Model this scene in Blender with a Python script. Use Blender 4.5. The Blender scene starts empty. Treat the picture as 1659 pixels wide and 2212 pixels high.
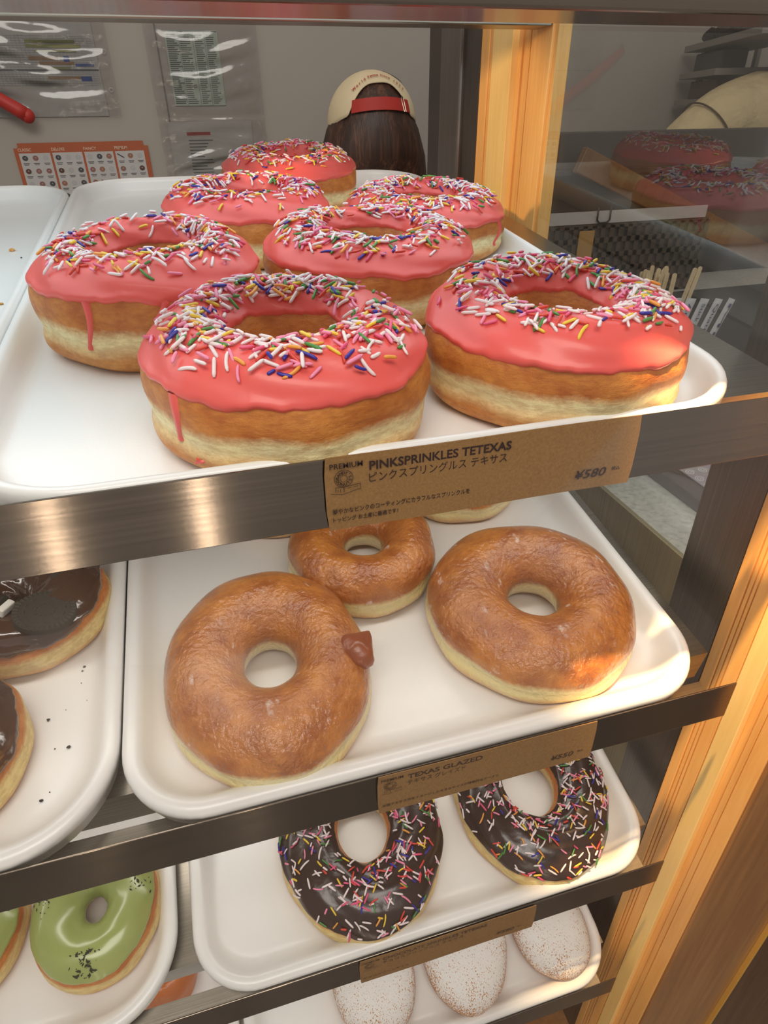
import bpy, bmesh, math, random
from math import pi, sin, cos, radians as rad
from mathutils import Vector, Matrix

scene = bpy.context.scene
COL = scene.collection
rnd = random.Random(7)

# ---------------------------------------------------------------- camera
camd = bpy.data.cameras.new('camera')
cam = bpy.data.objects.new('camera', camd); COL.objects.link(cam)
cam.location = (0.18826, -0.22387, 0.11767)
cam.rotation_euler = (1.00659586, 0.01241381, -0.27742584)
camd.sensor_fit = 'HORIZONTAL'; camd.sensor_width = 36.0
camd.lens = 1363.24 / 1659 * 36.0
camd.clip_start = 0.01
scene.camera = cam

# ---------------------------------------------------------------- colour helpers
def lin(c):
    f = lambda v: v / 12.92 if v <= 0.04045 else ((v + 0.055) / 1.055) ** 2.4
    return tuple(f(v / 255) for v in c) + (1.0,)
def Kc(t):
    """rough blackbody colours"""
    return {'warm': (1.0, .68, .34), 'soft': (1.0, .85, .68), 'white': (1.0, .95, .88), 'cool': (.78, .93, 1.0)}[t]

# ---------------------------------------------------------------- world, lights, exposure
world = bpy.data.worlds.new('world'); scene.world = world; world.use_nodes = True
world.node_tree.nodes['Background'].inputs[0].default_value = (.86, .80, .76, 1)
world.node_tree.nodes['Background'].inputs[1].default_value = 0.45

def area(name, loc, target, sx, sy, power, col, spread=180):
    l = bpy.data.lights.new(name, 'AREA'); l.shape = 'RECTANGLE'; l.size = sx; l.size_y = sy
    l.energy = power; l.color = Kc(col); l.spread = rad(spread)
    o = bpy.data.objects.new(name, l); COL.objects.link(o); o.location = loc
    d = Vector(target) - Vector(loc); o.rotation_euler = d.to_track_quat('-Z', 'Y').to_euler()
    return o
def spot(name, loc, target, power, col, size=40, radius=.02):
    l = bpy.data.lights.new(name, 'SPOT'); l.energy = power; l.color = Kc(col)
    l.spot_size = rad(size); l.spot_blend = .6; l.shadow_soft_size = radius
    o = bpy.data.objects.new(name, l); COL.objects.link(o); o.location = loc
    d = Vector(target) - Vector(loc); o.rotation_euler = d.to_track_quat('-Z', 'Y').to_euler()
    return o
area('shop_ceiling_light', (.05, -.75, 1.25), (.25, .15, -.15), 1.3, .6, 19.5, 'white')
area('case_top_light', (.10, .22, .203), (.10, .22, 0), 1.1, .30, 2.0, 'cool')
area('backroom_ceiling_light', (.3, 1.35, 1.1), (.4, 1.3, 0), 1.4, .3, 1.1, 'soft')
spot('added_front_post_spot', (.35, -.07, .44), (.54, .005, -.35), 75.0, 'warm', 26, .01)  # unseen warm spot added to make the front post glow
spot('added_rear_post_spot', (-.10, .30, .195), (.52, .48, .08), 8.0, 'warm', 22, .01)  # second added spot, out of view, warming only the rear post
for _x in (.11, -.23):
    area('added_streak_light', (_x, -1.2, -.55), (_x, 0, -.2), .025, 1.2, 1.3, 'soft')  # unseen strips added to draw vertical streaks on the price rails
for _k, (_y, _z) in enumerate(((.12, -.045), (.13, -.255), (.14, -.475))):
    area('added_shelf_fill', (.15, _y, _z), (.15, _y - .02, -2), 1.1, .02, .5, 'white', 150)  # fill added below each board so the lower trays stay bright
LP = 1
scene.view_settings.view_transform = 'Standard'
scene.view_settings.look = 'None'
scene.view_settings.gamma = 1.0
scene.view_settings.use_curve_mapping = False
scene.view_settings.exposure = 0.0

# ---------------------------------------------------------------- generic mesh helpers
def link(name, me, mats=(), parent=None, loc=None, rot=None, smooth=False):
    o = bpy.data.objects.new(name, me); COL.objects.link(o)
    for m in mats: me.materials.append(m)
    if smooth: me.polygons.foreach_set('use_smooth', [True] * len(me.polygons))
    if parent: o.parent = parent
    if loc is not None: o.location = loc
    if rot is not None: o.rotation_euler = rot
    return o
def tag(o, label, cat, group=None, kind=None):
    if label: o['label'] = label
    if cat: o['category'] = cat
    if group: o['group'] = group
    if kind: o['kind'] = kind
    return o
def empty(name, loc=(0, 0, 0), rot=(0, 0, 0)):
    o = bpy.data.objects.new(name, None); COL.objects.link(o)
    o.empty_display_size = .02
    o.location = loc; o.rotation_euler = rot
    return o
def mesh(verts, faces, name='m'):
    me = bpy.data.meshes.new(name); me.from_pydata([tuple(v) for v in verts], [], faces); me.update(); return me
def bm_mesh(bm, name='m'):
    me = bpy.data.meshes.new(name); bm.to_mesh(me); bm.free(); return me
def box_bm(bm, x0, x1, y0, y1, z0, z1, bev=0.0):
    r = bmesh.ops.create_cube(bm, size=1)
    for v in r['verts']:
        v.co = Vector((x0 + (v.co.x + .5) * (x1 - x0), y0 + (v.co.y + .5) * (y1 - y0), z0 + (v.co.z + .5) * (z1 - z0)))
    if bev > 0:
        es = list({e for v in r['verts'] for e in v.link_edges})
        bmesh.ops.bevel(bm, geom=es, offset=bev, segments=2, affect='EDGES', profile=.5)
def box(name, x0, x1, y0, y1, z0, z1, mat, parent=None, bev=0.0):
    bm = bmesh.new(); box_bm(bm, x0, x1, y0, y1, z0, z1, bev)
    return link(name, bm_mesh(bm, name), [mat], parent)
def boxes(name, lst, mat, parent=None, bev=0.0):
    bm = bmesh.new()
    for b in lst: box_bm(bm, *b, bev)
    return link(name, bm_mesh(bm, name), [mat], parent)
def tube_data(path, radius, seg=10, closed=False):
    """verts, faces of a tube along path; radius scalar or list"""
    n = len(path); V = []; F = []
    P = [Vector(p) for p in path]; up = Vector((.13, .21, .97))
    for i, p in enumerate(P):
        a = P[(i - 1) % n] if closed or i > 0 else P[i]; b = P[(i + 1) % n] if closed or i < n - 1 else P[i]
        t = (b - a).normalized(); s = t.cross(up)
        if s.length < 1e-5: s = t.cross(Vector((1, 0, 0)))
        s.normalize(); w = s.cross(t)
        r = radius[i] if isinstance(radius, (list, tuple)) else radius
        for k in range(seg):
            an = 2 * pi * k / seg
            V.append(p + r * (cos(an) * s + sin(an) * w))
    m = n if closed else n - 1
    for i in range(m):
        j = (i + 1) % n
        for k in range(seg):
            F.append((i * seg + k, i * seg + (k + 1) % seg, j * seg + (k + 1) % seg, j * seg + k))
    if not closed:
        F.append(tuple(range(seg - 1, -1, -1))); F.append(tuple((n - 1) * seg + k for k in range(seg)))
    return V, F

# ---------------------------------------------------------------- material helpers
MATS = {}
def newmat(name):
    m = bpy.data.materials.new(name); m.use_nodes = True
    nt = m.node_tree; b = nt.nodes['Principled BSDF']; return m, nt, b
def node(nt, t, **kw):
    n = nt.nodes.new(t)
    for k, v in kw.items():
        if k in n.inputs: n.inputs[k].default_value = v
        else: setattr(n, k, v)
    return n
def coord(nt, scale=(1, 1, 1), kind='Object', rot=(0, 0, 0)):
    tc = node(nt, 'ShaderNodeTexCoord'); mp = node(nt, 'ShaderNodeMapping')
    mp.inputs['Scale'].default_value = scale; mp.inputs['Rotation'].default_value = rot
    nt.links.new(tc.outputs[kind], mp.inputs[0]); return mp.outputs[0]
def noise(nt, vec, scale, detail=4, rough=.5):
    n = node(nt, 'ShaderNodeTexNoise'); n.inputs['Scale'].default_value = scale
    n.inputs['Detail'].default_value = detail; n.inputs['Roughness'].default_value = rough
    if vec is not None: nt.links.new(vec, n.inputs['Vector'])
    return n.outputs['Fac']
def ramp(nt, fac, stops, interp='LINEAR'):
    r = node(nt, 'ShaderNodeValToRGB'); cr = r.color_ramp; cr.interpolation = interp
    while len(cr.elements) > len(stops): cr.elements.remove(cr.elements[-1])
    while len(cr.elements) < len(stops): cr.elements.new(.5)
    for e, (p, c) in zip(cr.elements, stops): e.position = p; e.color = c if len(c) == 4 else lin(c)
    nt.links.new(fac, r.inputs[0]); return r.outputs[0]
def mix(nt, fac, a, b, mode='MIX'):
    m = node(nt, 'ShaderNodeMix'); m.data_type = 'RGBA'; m.blend_type = mode
    for s, v in ((0, fac), (6, a), (7, b)):
        if hasattr(v, 'is_output') or isinstance(v, bpy.types.NodeSocket): nt.links.new(v, m.inputs[s])
        elif s == 0: m.inputs[0].default_value = v
        else: m.inputs[s].default_value = v if len(v) == 4 else lin(v)
    return m.outputs[2]
def math_(nt, op, a, b=None, c=None, clamp=False):
    m = node(nt, 'ShaderNodeMath'); m.operation = op; m.use_clamp = clamp
    for i, v in enumerate((a, b, c)):
        if v is None: continue
        if isinstance(v, bpy.types.NodeSocket): nt.links.new(v, m.inputs[i])
        else: m.inputs[i].default_value = v
    return m.outputs[0]
def bump(nt, b, h, strength=.3, dist=.001):
    n = node(nt, 'ShaderNodeBump'); n.inputs['Strength'].default_value = strength; n.inputs['Distance'].default_value = dist
    nt.links.new(h, n.inputs['Height']); nt.links.new(n.outputs[0], b.inputs['Normal']); nt.links.new(n.outputs[0], b.inputs['Coat Normal']); return n
def simple(name, c, rough=.5, metal=0.0, coat=0.0, sss=0.0, spec=.5, bumpy=None):
    if name in MATS: return MATS[name]
    m, nt, b = newmat(name)
    base = lin(c)
    vec = coord(nt)
    n = noise(nt, vec, 60, 3)
    col = mix(nt, n, tuple(v * .93 for v in base[:3]) + (1,), tuple(min(1, v * 1.07) for v in base[:3]) + (1,))
    nt.links.new(col, b.inputs['Base Color'])
    b.inputs['Roughness'].default_value = rough; b.inputs['Metallic'].default_value = metal
    b.inputs['Coat Weight'].default_value = coat; b.inputs['Coat Roughness'].default_value = .12
    b.inputs['Specular IOR Level'].default_value = spec
    if sss: b.inputs['Subsurface Weight'].default_value = sss; b.inputs['Subsurface Radius'].default_value = (.004, .002, .0015); b.inputs['Subsurface Scale'].default_value = 1
    if bumpy: bump(nt, b, noise(nt, vec, bumpy[0], 4), bumpy[1], bumpy[2])
    MATS[name] = m; return m

def steel(name, c=(150, 143, 136), rough=.32, axis='X', aniso=.75):
    m, nt, b = newmat(name)
    sc = {'X': (4, 900, 900), 'Z': (900, 900, 4), 'Y': (900, 4, 900)}[axis]
    n = noise(nt, coord(nt, sc), 1, 3)
    big = noise(nt, coord(nt, (6, 6, 6)), 3, 2)
    base = lin(c)
    f = math_(nt, 'ADD', math_(nt, 'MULTIPLY', n, .7), math_(nt, 'MULTIPLY', big, .3))
    col = ramp(nt, f, [(.25, tuple(v * .72 for v in base[:3]) + (1,)), (.75, tuple(v * 1.2 for v in base[:3]) + (1,))])
    nt.links.new(col, b.inputs['Base Color'])
    b.inputs['Metallic'].default_value = 1.0; b.inputs['Roughness'].default_value = rough
    b.inputs['Anisotropic'].default_value = aniso
    tg = node(nt, 'ShaderNodeCombineXYZ')      # highlights stretch across the brushing
    tg.inputs[0 if axis == 'Z' else 2].default_value = 1.0
    nt.links.new(tg.outputs[0], b.inputs['Tangent'])
    bump(nt, b, n, .08, .0004)
    return m
M_STEEL = steel('brushed_steel', (132, 120, 108), .17, 'X', .9)
M_STEEL_DARK = steel('dark_brushed_steel', (118, 110, 102), .38, 'Z', .5)
M_STEEL_SHELF = steel('shelf_steel', (150, 142, 130), .30, 'X', .4)

def wood(name, c0, c1, c2, rough=.42, scale=1.0):
    m, nt, b = newmat(name)
    v = coord(nt, (1, 1, .05))
    n = noise(nt, v, 300 * scale, 5, .6)
    n2 = noise(nt, coord(nt, (1, 1, .12)), 50 * scale, 3)
    f = math_(nt, 'ADD', math_(nt, 'MULTIPLY', n, .6), math_(nt, 'MULTIPLY', n2, .4))
    col = ramp(nt, f, [(.3, c0), (.5, c1), (.7, c2)])
    nt.links.new(col, b.inputs['Base Color']); b.inputs['Roughness'].default_value = rough
    bump(nt, b, n, .12, .0004)
    return m
M_WOOD = wood('amber_wood', (228, 164, 88), (240, 178, 100), (246, 192, 116))
M_WOOD_GLOW = wood('glow_painted_wood', (246, 202, 120), (252, 212, 134), (255, 222, 150), .35)  # post wood with the light falling on it put into a lighter colour
M_WOOD_BROWN = wood('brown_wood', (130, 86, 44), (156, 106, 58), (176, 126, 74), .3, .5)

def wallmat(name, c, rough=.7, sc=300, st=.06):
    m, nt, b = newmat(name); v = coord(nt)
    base = lin(c)
    n = noise(nt, v, 3, 3); col = mix(nt, n, tuple(x * .92 for x in base[:3]) + (1,), tuple(x * 1.06 for x in base[:3]) + (1,))
    nt.links.new(col, b.inputs['Base Color']); b.inputs['Roughness'].default_value = rough
    bump(nt, b, noise(nt, v, sc, 3), st, .001)
    return m
M_WALL = wallmat('grey_wall_panel', (168, 161, 153))
M_FLOOR = wallmat('grey_floor', (120, 112, 104))

# tray plastic
def traymat():
    m, nt, b = newmat('white_melamine'); v = coord(nt)
    n = noise(nt, v, 9, 3); col = mix(nt, n, (232, 229, 225), (241, 239, 236))
    nt.links.new(col, b.inputs['Base Color']); b.inputs['Roughness'].default_value = .33
    b.inputs['Coat Weight'].default_value = .35; b.inputs['Coat Roughness'].default_value = .22
    bump(nt, b, noise(nt, v, 900, 2), .12, .0004)
    return m
M_TRAY = traymat()

def kraftmat():
    m, nt, b = newmat('kraft_card'); v = coord(nt)
    n = noise(nt, v, 900, 4, .7); fl = noise(nt, coord(nt, (1, 1, 3)), 380, 2, .6); big = noise(nt, v, 40, 2)
    c = ramp(nt, n, [(.3, (124, 90, 48)), (.6, (146, 108, 62)), (.8, (160, 124, 76))])
    c = mix(nt, math_(nt, 'MULTIPLY', ramp(nt, fl, [(.27, (255, 255, 255)), (.31, (0, 0, 0))]), .5), c, (110, 74, 36))
    c = mix(nt, math_(nt, 'MULTIPLY', big, .25), c, (160, 120, 70))
    nt.links.new(c, b.inputs['Base Color']); b.inputs['Roughness'].default_value = .75
    bump(nt, b, n, .15, .0003)
    return m
M_KRAFT = kraftmat()
M_INK = simple('dark_brown_ink', (44, 20, 16), .7)
M_INK_FADED = simple('faded_ink', (88, 58, 34), .7)

# dough: uses vertex attribute "t" (height fraction on the profile)
def doughmat(name, top, top2, band, low, low2, lo=.30, hi=.47, glaze=False):
    m, nt, b = newmat(name)
    at = node(nt, 'ShaderNodeAttribute'); at.attribute_name = 't'; t = at.outputs['Fac']
    v = coord(nt)
    n = noise(nt, v, 55, 4, .55); fine = noise(nt, v, 380, 3, .65); wob = noise(nt, coord(nt, (1, 1, .3)), 26, 2)
    tt = math_(nt, 'ADD', t, math_(nt, 'MULTIPLY', math_(nt, 'SUBTRACT', wob, .5), .16))
    tt = math_(nt, 'ADD', tt, math_(nt, 'MULTIPLY', math_(nt, 'SUBTRACT', fine, .5), .07))
    upc = mix(nt, ramp(nt, n, [(.35, (0, 0, 0)), (.65, (255, 255, 255))]), top, top2)
    loc = mix(nt, ramp(nt, n, [(.35, (0, 0, 0)), (.65, (255, 255, 255))]), low, low2)
    edge = tuple((a + c * 1.0) / 2 for a, c in zip(top2, band))
    band2 = tuple(v * .94 for v in band)
    bnd = mix(nt, fine, band, band2)
    f_up = ramp(nt, tt, [(hi - .02, (0, 0, 0)), (hi + .08, (255, 255, 255))])
    f_lo = ramp(nt, tt, [(lo - .13, (255, 255, 255)), (lo + .03, (0, 0, 0))])
    c = mix(nt, f_lo, bnd, loc); c = mix(nt, f_up, c, upc)
    if glaze:
        cr = noise(nt, v, 120, 5, .7); crr = noise(nt, coord(nt, (1, .35, 1), rot=(0, 0, .6)), 75, 2)
        k = math_(nt, 'MULTIPLY', ramp(nt, crr, [(.66, (0, 0, 0)), (.70, (255, 255, 255))]), ramp(nt, cr, [(.45, (0, 0, 0)), (.55, (255, 255, 255))]))
        k = math_(nt, 'MULTIPLY', k, f_up); k = math_(nt, 'MULTIPLY', k, .75)
        c = mix(nt, k, c, (236, 214, 200))
        b.inputs['Coat Weight'].default_value = 1.0; b.inputs['Coat Roughness'].default_value = .13
        b.inputs['Roughness'].default_value = .38
        vo = node(nt, 'ShaderNodeTexVoronoi'); vo.feature = 'DISTANCE_TO_EDGE'; vo.inputs['Scale'].default_value = 190
        nt.links.new(v, vo.inputs['Vector'])
        hh = math_(nt, 'ADD', math_(nt, 'MULTIPLY', noise(nt, v, 210, 4, .6), 1.0), math_(nt, 'MULTIPLY', vo.outputs[0], .5))
        bump(nt, b, hh, .85, .002)
    else:
        b.inputs['Roughness'].default_value = .55
        b.inputs['Coat Weight'].default_value = .08
        wr = noise(nt, coord(nt, (1, 1, 2.6)), 130, 5, .7)
        c = mix(nt, math_(nt, 'MULTIPLY', ramp(nt, wr, [(.42, (255, 255, 255)), (.58, (0, 0, 0))]), .28), c, (176, 100, 36), 'MULTIPLY')
        bump(nt, b, math_(nt, 'ADD', noise(nt, v, 260, 5, .65), wr), .5, .0012)
    nt.links.new(c, b.inputs['Base Color'])
    b.inputs['Subsurface Weight'].default_value = .12; b.inputs['Subsurface Scale'].default_value = 1
    b.inputs['Subsurface Radius'].default_value = (.006, .003, .0012)
    return m
M_DOUGH = doughmat('ring_dough', (184, 104, 34), (214, 142, 62), (252, 238, 182), (204, 132, 56), (228, 168, 92), .29, .40)
M_DOUGH_GLAZED = doughmat('glazed_dough', (164, 90, 32), (204, 130, 54), (244, 226, 164), (214, 154, 78), (230, 180, 106), .24, .44, True)
M_DOUGH_PALE = doughmat('pale_ring_dough', (196, 118, 50), (212, 140, 66), (240, 216, 146), (210, 146, 72), (226, 172, 100), .26, .50)

def icingmat(name, c, c2, rough=.33, coat=.25, sss=.1, bst=.12, bsc=70):
    m, nt, b = newmat(name); v = coord(nt)
    n = noise(nt, v, 30, 3)
    nt.links.new(mix(nt, n, c, c2), b.inputs['Base Color'])
    b.inputs['Roughness'].default_value = rough; b.inputs['Coat Weight'].default_value = coat; b.inputs['Coat Roughness'].default_value = .15
    b.inputs['Subsurface Weight'].default_value = sss; b.inputs['Subsurface Radius'].default_value = (.004, .0015, .0012); b.inputs['Subsurface Scale'].default_value = 1
    bump(nt, b, noise(nt, v, bsc, 3, .55), bst, .002)
    return m
M_PINK = icingmat('pink_icing', (226, 84, 78), (234, 98, 90), .42, .18)
M_CHOC = icingmat('chocolate_icing', (52, 33, 25), (62, 40, 30), .28, .35, .02, .35, 60)
M_COOKIE_ICING = icingmat('cookie_icing', (74, 46, 34), (86, 58, 38), .12, 1.0, .02, .45, 55)
M_MATCHA = icingmat('matcha_icing', (150, 160, 90), (164, 174, 102), .25, .5, .04, .08, 40)

def sugarmat():
    m, nt, b = newmat('sugared_bun'); at = node(nt, 'ShaderNodeAttribute'); at.attribute_name = 't'; t = at.outputs['Fac']
    v = coord(nt); f = noise(nt, v, 800, 3, .6); g = noise(nt, v, 60, 3); h = noise(nt, coord(nt, (1, .5, 1), rot=(0, 0, .5)), 1100, 2)
    brown = mix(nt, g, (176, 116, 60), (206, 146, 86))
    k = math_(nt, 'ADD', math_(nt, 'MULTIPLY', math_(nt, 'SUBTRACT', t, .58), 2.5), .60)
    for q, w_ in ((f, 5.5), (h, 5.5), (g, 2.0)): k = math_(nt, 'ADD', k, math_(nt, 'MULTIPLY', math_(nt, 'SUBTRACT', q, .5), w_))
    kk = ramp(nt, k, [(.38, (0, 0, 0)), (.62, (255, 255, 255))])
    nt.links.new(mix(nt, kk, brown, (236, 232, 228)), b.inputs['Base Color'])
    b.inputs['Roughness'].default_value = .8; bump(nt, b, f, .4, .0008)
    return m
M_SUGAR = sugarmat()

def glassmat(name, tint=(1, 1, 1), refl=1.0, rough=.0, bumpy=None, ior=1.45):
    m, nt, b = newmat(name); nt.nodes.remove(b)
    out = [n for n in nt.nodes if n.type == 'OUTPUT_MATERIAL'][0]
    tr = node(nt, 'ShaderNodeBsdfTransparent'); tr.inputs[0].default_value = (*tint, 1)
    gl = node(nt, 'ShaderNodeBsdfGlossy'); gl.inputs['Roughness'].default_value = rough
    fr = node(nt, 'ShaderNodeFresnel'); fr.inputs[0].default_value = ior
    mx = node(nt, 'ShaderNodeMixShader')
    nt.links.new(math_(nt, 'MULTIPLY', fr.outputs[0], refl, clamp=True), mx.inputs[0]); nt.links.new(tr.outputs[0], mx.inputs[1]); nt.links.new(gl.outputs[0], mx.inputs[2])
    nt.links.new(mx.outputs[0], out.inputs[0])
    if bumpy:
        bn = node(nt, 'ShaderNodeBump'); bn.inputs['Strength'].default_value = bumpy[1]; bn.inputs['Distance'].default_value = bumpy[2]
        nt.links.new(noise(nt, coord(nt), bumpy[0], 3, .5), bn.inputs['Height'])
        nt.links.new(bn.outputs[0], gl.inputs['Normal'])
    return m
M_GLASS = glassmat('clear_glass', (.97, .985, .975), .2)
M_GLASS_FRONT = glassmat('coated_front_glass', (.985, .985, .98), .12, .22)
M_SLEEVE = glassmat('clear_plastic_sleeve', (.93, .93, .93), 1.6, .10, (9, .5, .01))

# ---------------------------------------------------------------- case geometry constants (metres)
ZL = [0.0, -0.21267, -0.43274, -0.65809]          # top of each price rail
TL = [0.10355, 0.14387, 0.21008, 0.21008]          # shelves tilt towards the customer
RAIL_H = .0328
def tow(x, y, z, k):
    t = TL[k]; return Vector((x, y * cos(t) - z * sin(t), ZL[k] + y * sin(t) + z * cos(t)))
FLOOR_Z = -1.35

# ---------------------------------------------------------------- room
def struct(o): o['kind'] = 'structure'; return o
struct(box('floor', -2.2, 3.2, -1.6, 1.65, FLOOR_Z - .05, FLOOR_Z, M_FLOOR))
wb = struct(box('wall_back', -2.2, 3.2, 1.60, 1.65, FLOOR_Z, 1.3, M_WALL))
struct(box('trim_1', .180, .183, 1.597, 1.60, -.4, 1.3, simple('seam_grey', (118, 112, 106), .6)))
struct(box('wall_right', 3.15, 3.2, -1.6, 1.6, FLOOR_Z, 1.3, M_WALL))

# ---------------------------------------------------------------- display case frame
case = empty('display_case', (.1, .3, FLOOR_Z))
tag(case, 'glass fronted doughnut display case with steel top rail and slanted shelves', 'display case')
def cbox(name, x0, x1, y0, y1, z0, z1, mat, bev=0.0):
    o = box(name, x0 - .1, x1 - .1, y0 - .3, y1 - .3, z0 - FLOOR_Z, z1 - FLOOR_Z, mat, case, bev); return o
cbox('top_rail', -.75, .60, -.012, .02, .1425, .185, M_STEEL, .001)
cbox('rear_top_rail', -.75, .519, .40, .43, .1795, .215, M_STEEL_SHELF, .001)
cbox('top_panel', -.75, .60, .02, .40, .205, .213, M_STEEL_SHELF)
# steel side: front strip, rear return, lower panel
cbox('side_strip', .5195, .524, .047, .0965, FLOOR_Z, .20, M_STEEL_DARK)
M_PANEL = steel('worn_side_panel', (150, 136, 104), .5, 'Z', .3); M_PANEL.node_tree.nodes['Principled BSDF'].inputs['Metallic'].default_value = .45
cbox('side_panel', .5195, .524, .0965, .394, FLOOR_Z, -.181, M_PANEL)
cbox('rear_side_strip', .5195, .524, .556, .600, FLOOR_Z, .34, M_STEEL_DARK)
cbox('rear_post', .514, .540, .6005, .668, FLOOR_Z, .34, steel('mid_brushed_steel', (150, 142, 134), .28, 'Z', .7), .003)
cbox('rear_side_return', .5195, .524, .6685, .722, FLOOR_Z, .34, M_STEEL_DARK)
cbox('base_panel', -.75, .5195, .02, .62, FLOOR_Z, -.95, M_WOOD_BROWN)
cbox('side_glass', .520, .523, .0966, .394, -.18, .20, M_GLASS)
cbox('front_glass', -.75, .62, -.036, -.033, -.80, .16, M_GLASS_FRONT)

def fluted(name, y_front, segs, depth, z0, z1, mats, label):
    """vertical wooden post whose -X face is milled; segs = (y_from, y_to, recess, material index)"""
    root = empty(name, (.52 + depth / 2, (segs[0][0] + segs[-1][1]) / 2, z0)); tag(root, label, 'post')
    def B(nm, lst, mat):
        bm = bmesh.new()
        for (ya, yb, rc) in lst:
            box_bm(bm, .52 + rc - root.location.x, .52 + depth - root.location.x, min(ya, yb) - root.location.y, max(ya, yb) - root.location.y, 0, z1 - z0, .0006 if abs(ya - yb) > .004 else 0)
        return link(nm, bm_mesh(bm, nm), [mat], root)
    B('moulding', [(a, b, r) for a, b, r, k in segs if k == 0], mats[0])
    B('glow_painted_strip', [(a, b, r) for a, b, r, k in segs if k == 1], mats[1])  # strip of the post whose brightness is painted in
    return root
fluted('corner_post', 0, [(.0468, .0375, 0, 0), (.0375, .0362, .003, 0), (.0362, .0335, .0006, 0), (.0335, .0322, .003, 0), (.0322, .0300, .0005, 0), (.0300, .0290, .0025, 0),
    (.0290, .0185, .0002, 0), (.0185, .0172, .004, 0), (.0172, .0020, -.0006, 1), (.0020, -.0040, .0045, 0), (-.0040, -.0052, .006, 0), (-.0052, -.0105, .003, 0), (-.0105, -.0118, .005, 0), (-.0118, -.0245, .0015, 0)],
    .07, FLOOR_Z, .1425, (M_WOOD, M_WOOD_GLOW), 'fluted amber wood corner post at the front right of the case, behind the rail ends')
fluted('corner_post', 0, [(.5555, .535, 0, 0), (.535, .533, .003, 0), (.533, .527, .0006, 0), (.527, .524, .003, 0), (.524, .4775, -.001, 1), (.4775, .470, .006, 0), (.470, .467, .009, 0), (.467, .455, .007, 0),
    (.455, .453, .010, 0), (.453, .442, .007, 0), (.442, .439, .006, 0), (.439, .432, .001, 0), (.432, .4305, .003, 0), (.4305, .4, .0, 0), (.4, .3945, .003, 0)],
    .016, FLOOR_Z, .34, (M_WOOD, M_WOOD_GLOW), 'fluted amber wood post at the rear right, behind the back doughnuts of the top tray')
# outer front face right of the corner post, with brass edge
panel = empty('side_cabinet', (.585, .02, FLOOR_Z)); tag(panel, 'brown wooden cabinet front right of the corner post, with thin brass edge', 'cabinet')
box('front_board', -.0625, .045, -.0475, -.0447, 0, .14 - FLOOR_Z, M_WOOD_BROWN, panel, .001)
box('brass_edge', .0453, .0474, -.0520, -.0290, 0, -.03 - FLOOR_Z - .2, simple('brass', (232, 186, 92), .4, .5), panel)
box('outer_board', .0475, .30, -.0445, -.0295, 0, -.03 - FLOOR_Z - .2, wood('dark_wood', (74, 48, 28), (92, 62, 38), (106, 74, 46), .4, .5), panel, .001)

# ---------------------------------------------------------------- shelves
DZ = [-.0062, 0, 0, 0]          # the top trays sit a little deeper
for k in range(4):
    sh = empty('shelf', (0.0, 0.0, ZL[k])); sh.rotation_euler = (0, 0, 0)
    tag(sh, 'steel shelf with a brushed price rail, %s' % ['topmost, carrying the pink iced doughnuts', 'second down, carrying the plain glazed doughnuts', 'third down, carrying the chocolate sprinkle doughnuts', 'fourth down, carrying the sugar dusted buns'][k], 'shelf', 'steel shelves of the case')
    x0, x1 = -.75, .4973
    # price rail: vertical face with a small return lip following the tilt
    bm = bmesh.new(); box_bm(bm, x0, x1, 0.0, .0012, -RAIL_H, 0, .0004)
    link('price_rail', bm_mesh(bm), [M_STEEL], sh)
    bm = bmesh.new(); box_bm(bm, x0, x1 - .014, .0014, .0145, -.0142 + DZ[k], -.0130 + DZ[k])
    lp = link('rail_lip', bm_mesh(bm), [M_STEEL_SHELF], sh); lp.rotation_euler = (TL[k], 0, 0)
    bm = bmesh.new()
    box_bm(bm, x0, .505, .036, .60, -.0150 + DZ[k], -.0126 + DZ[k])
    box_bm(bm, x0, .505, .034, .036, -.042 + DZ[k] / 2, -.0126 + DZ[k])
    lp = link('shelf_board', bm_mesh(bm), [M_STEEL_SHELF], sh); lp.rotation_euler = (TL[k], 0, 0)
    for bx in (-.12, .30):
        bm = bmesh.new(); box_bm(bm, bx, bx + .02, .004, .0342, -.030, -.016)
        lp = link('rail_bracket', bm_mesh(bm), [M_STEEL_DARK], sh); lp.rotation_euler = (TL[k], 0, 0)
    if k > 0:
        pass

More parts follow.
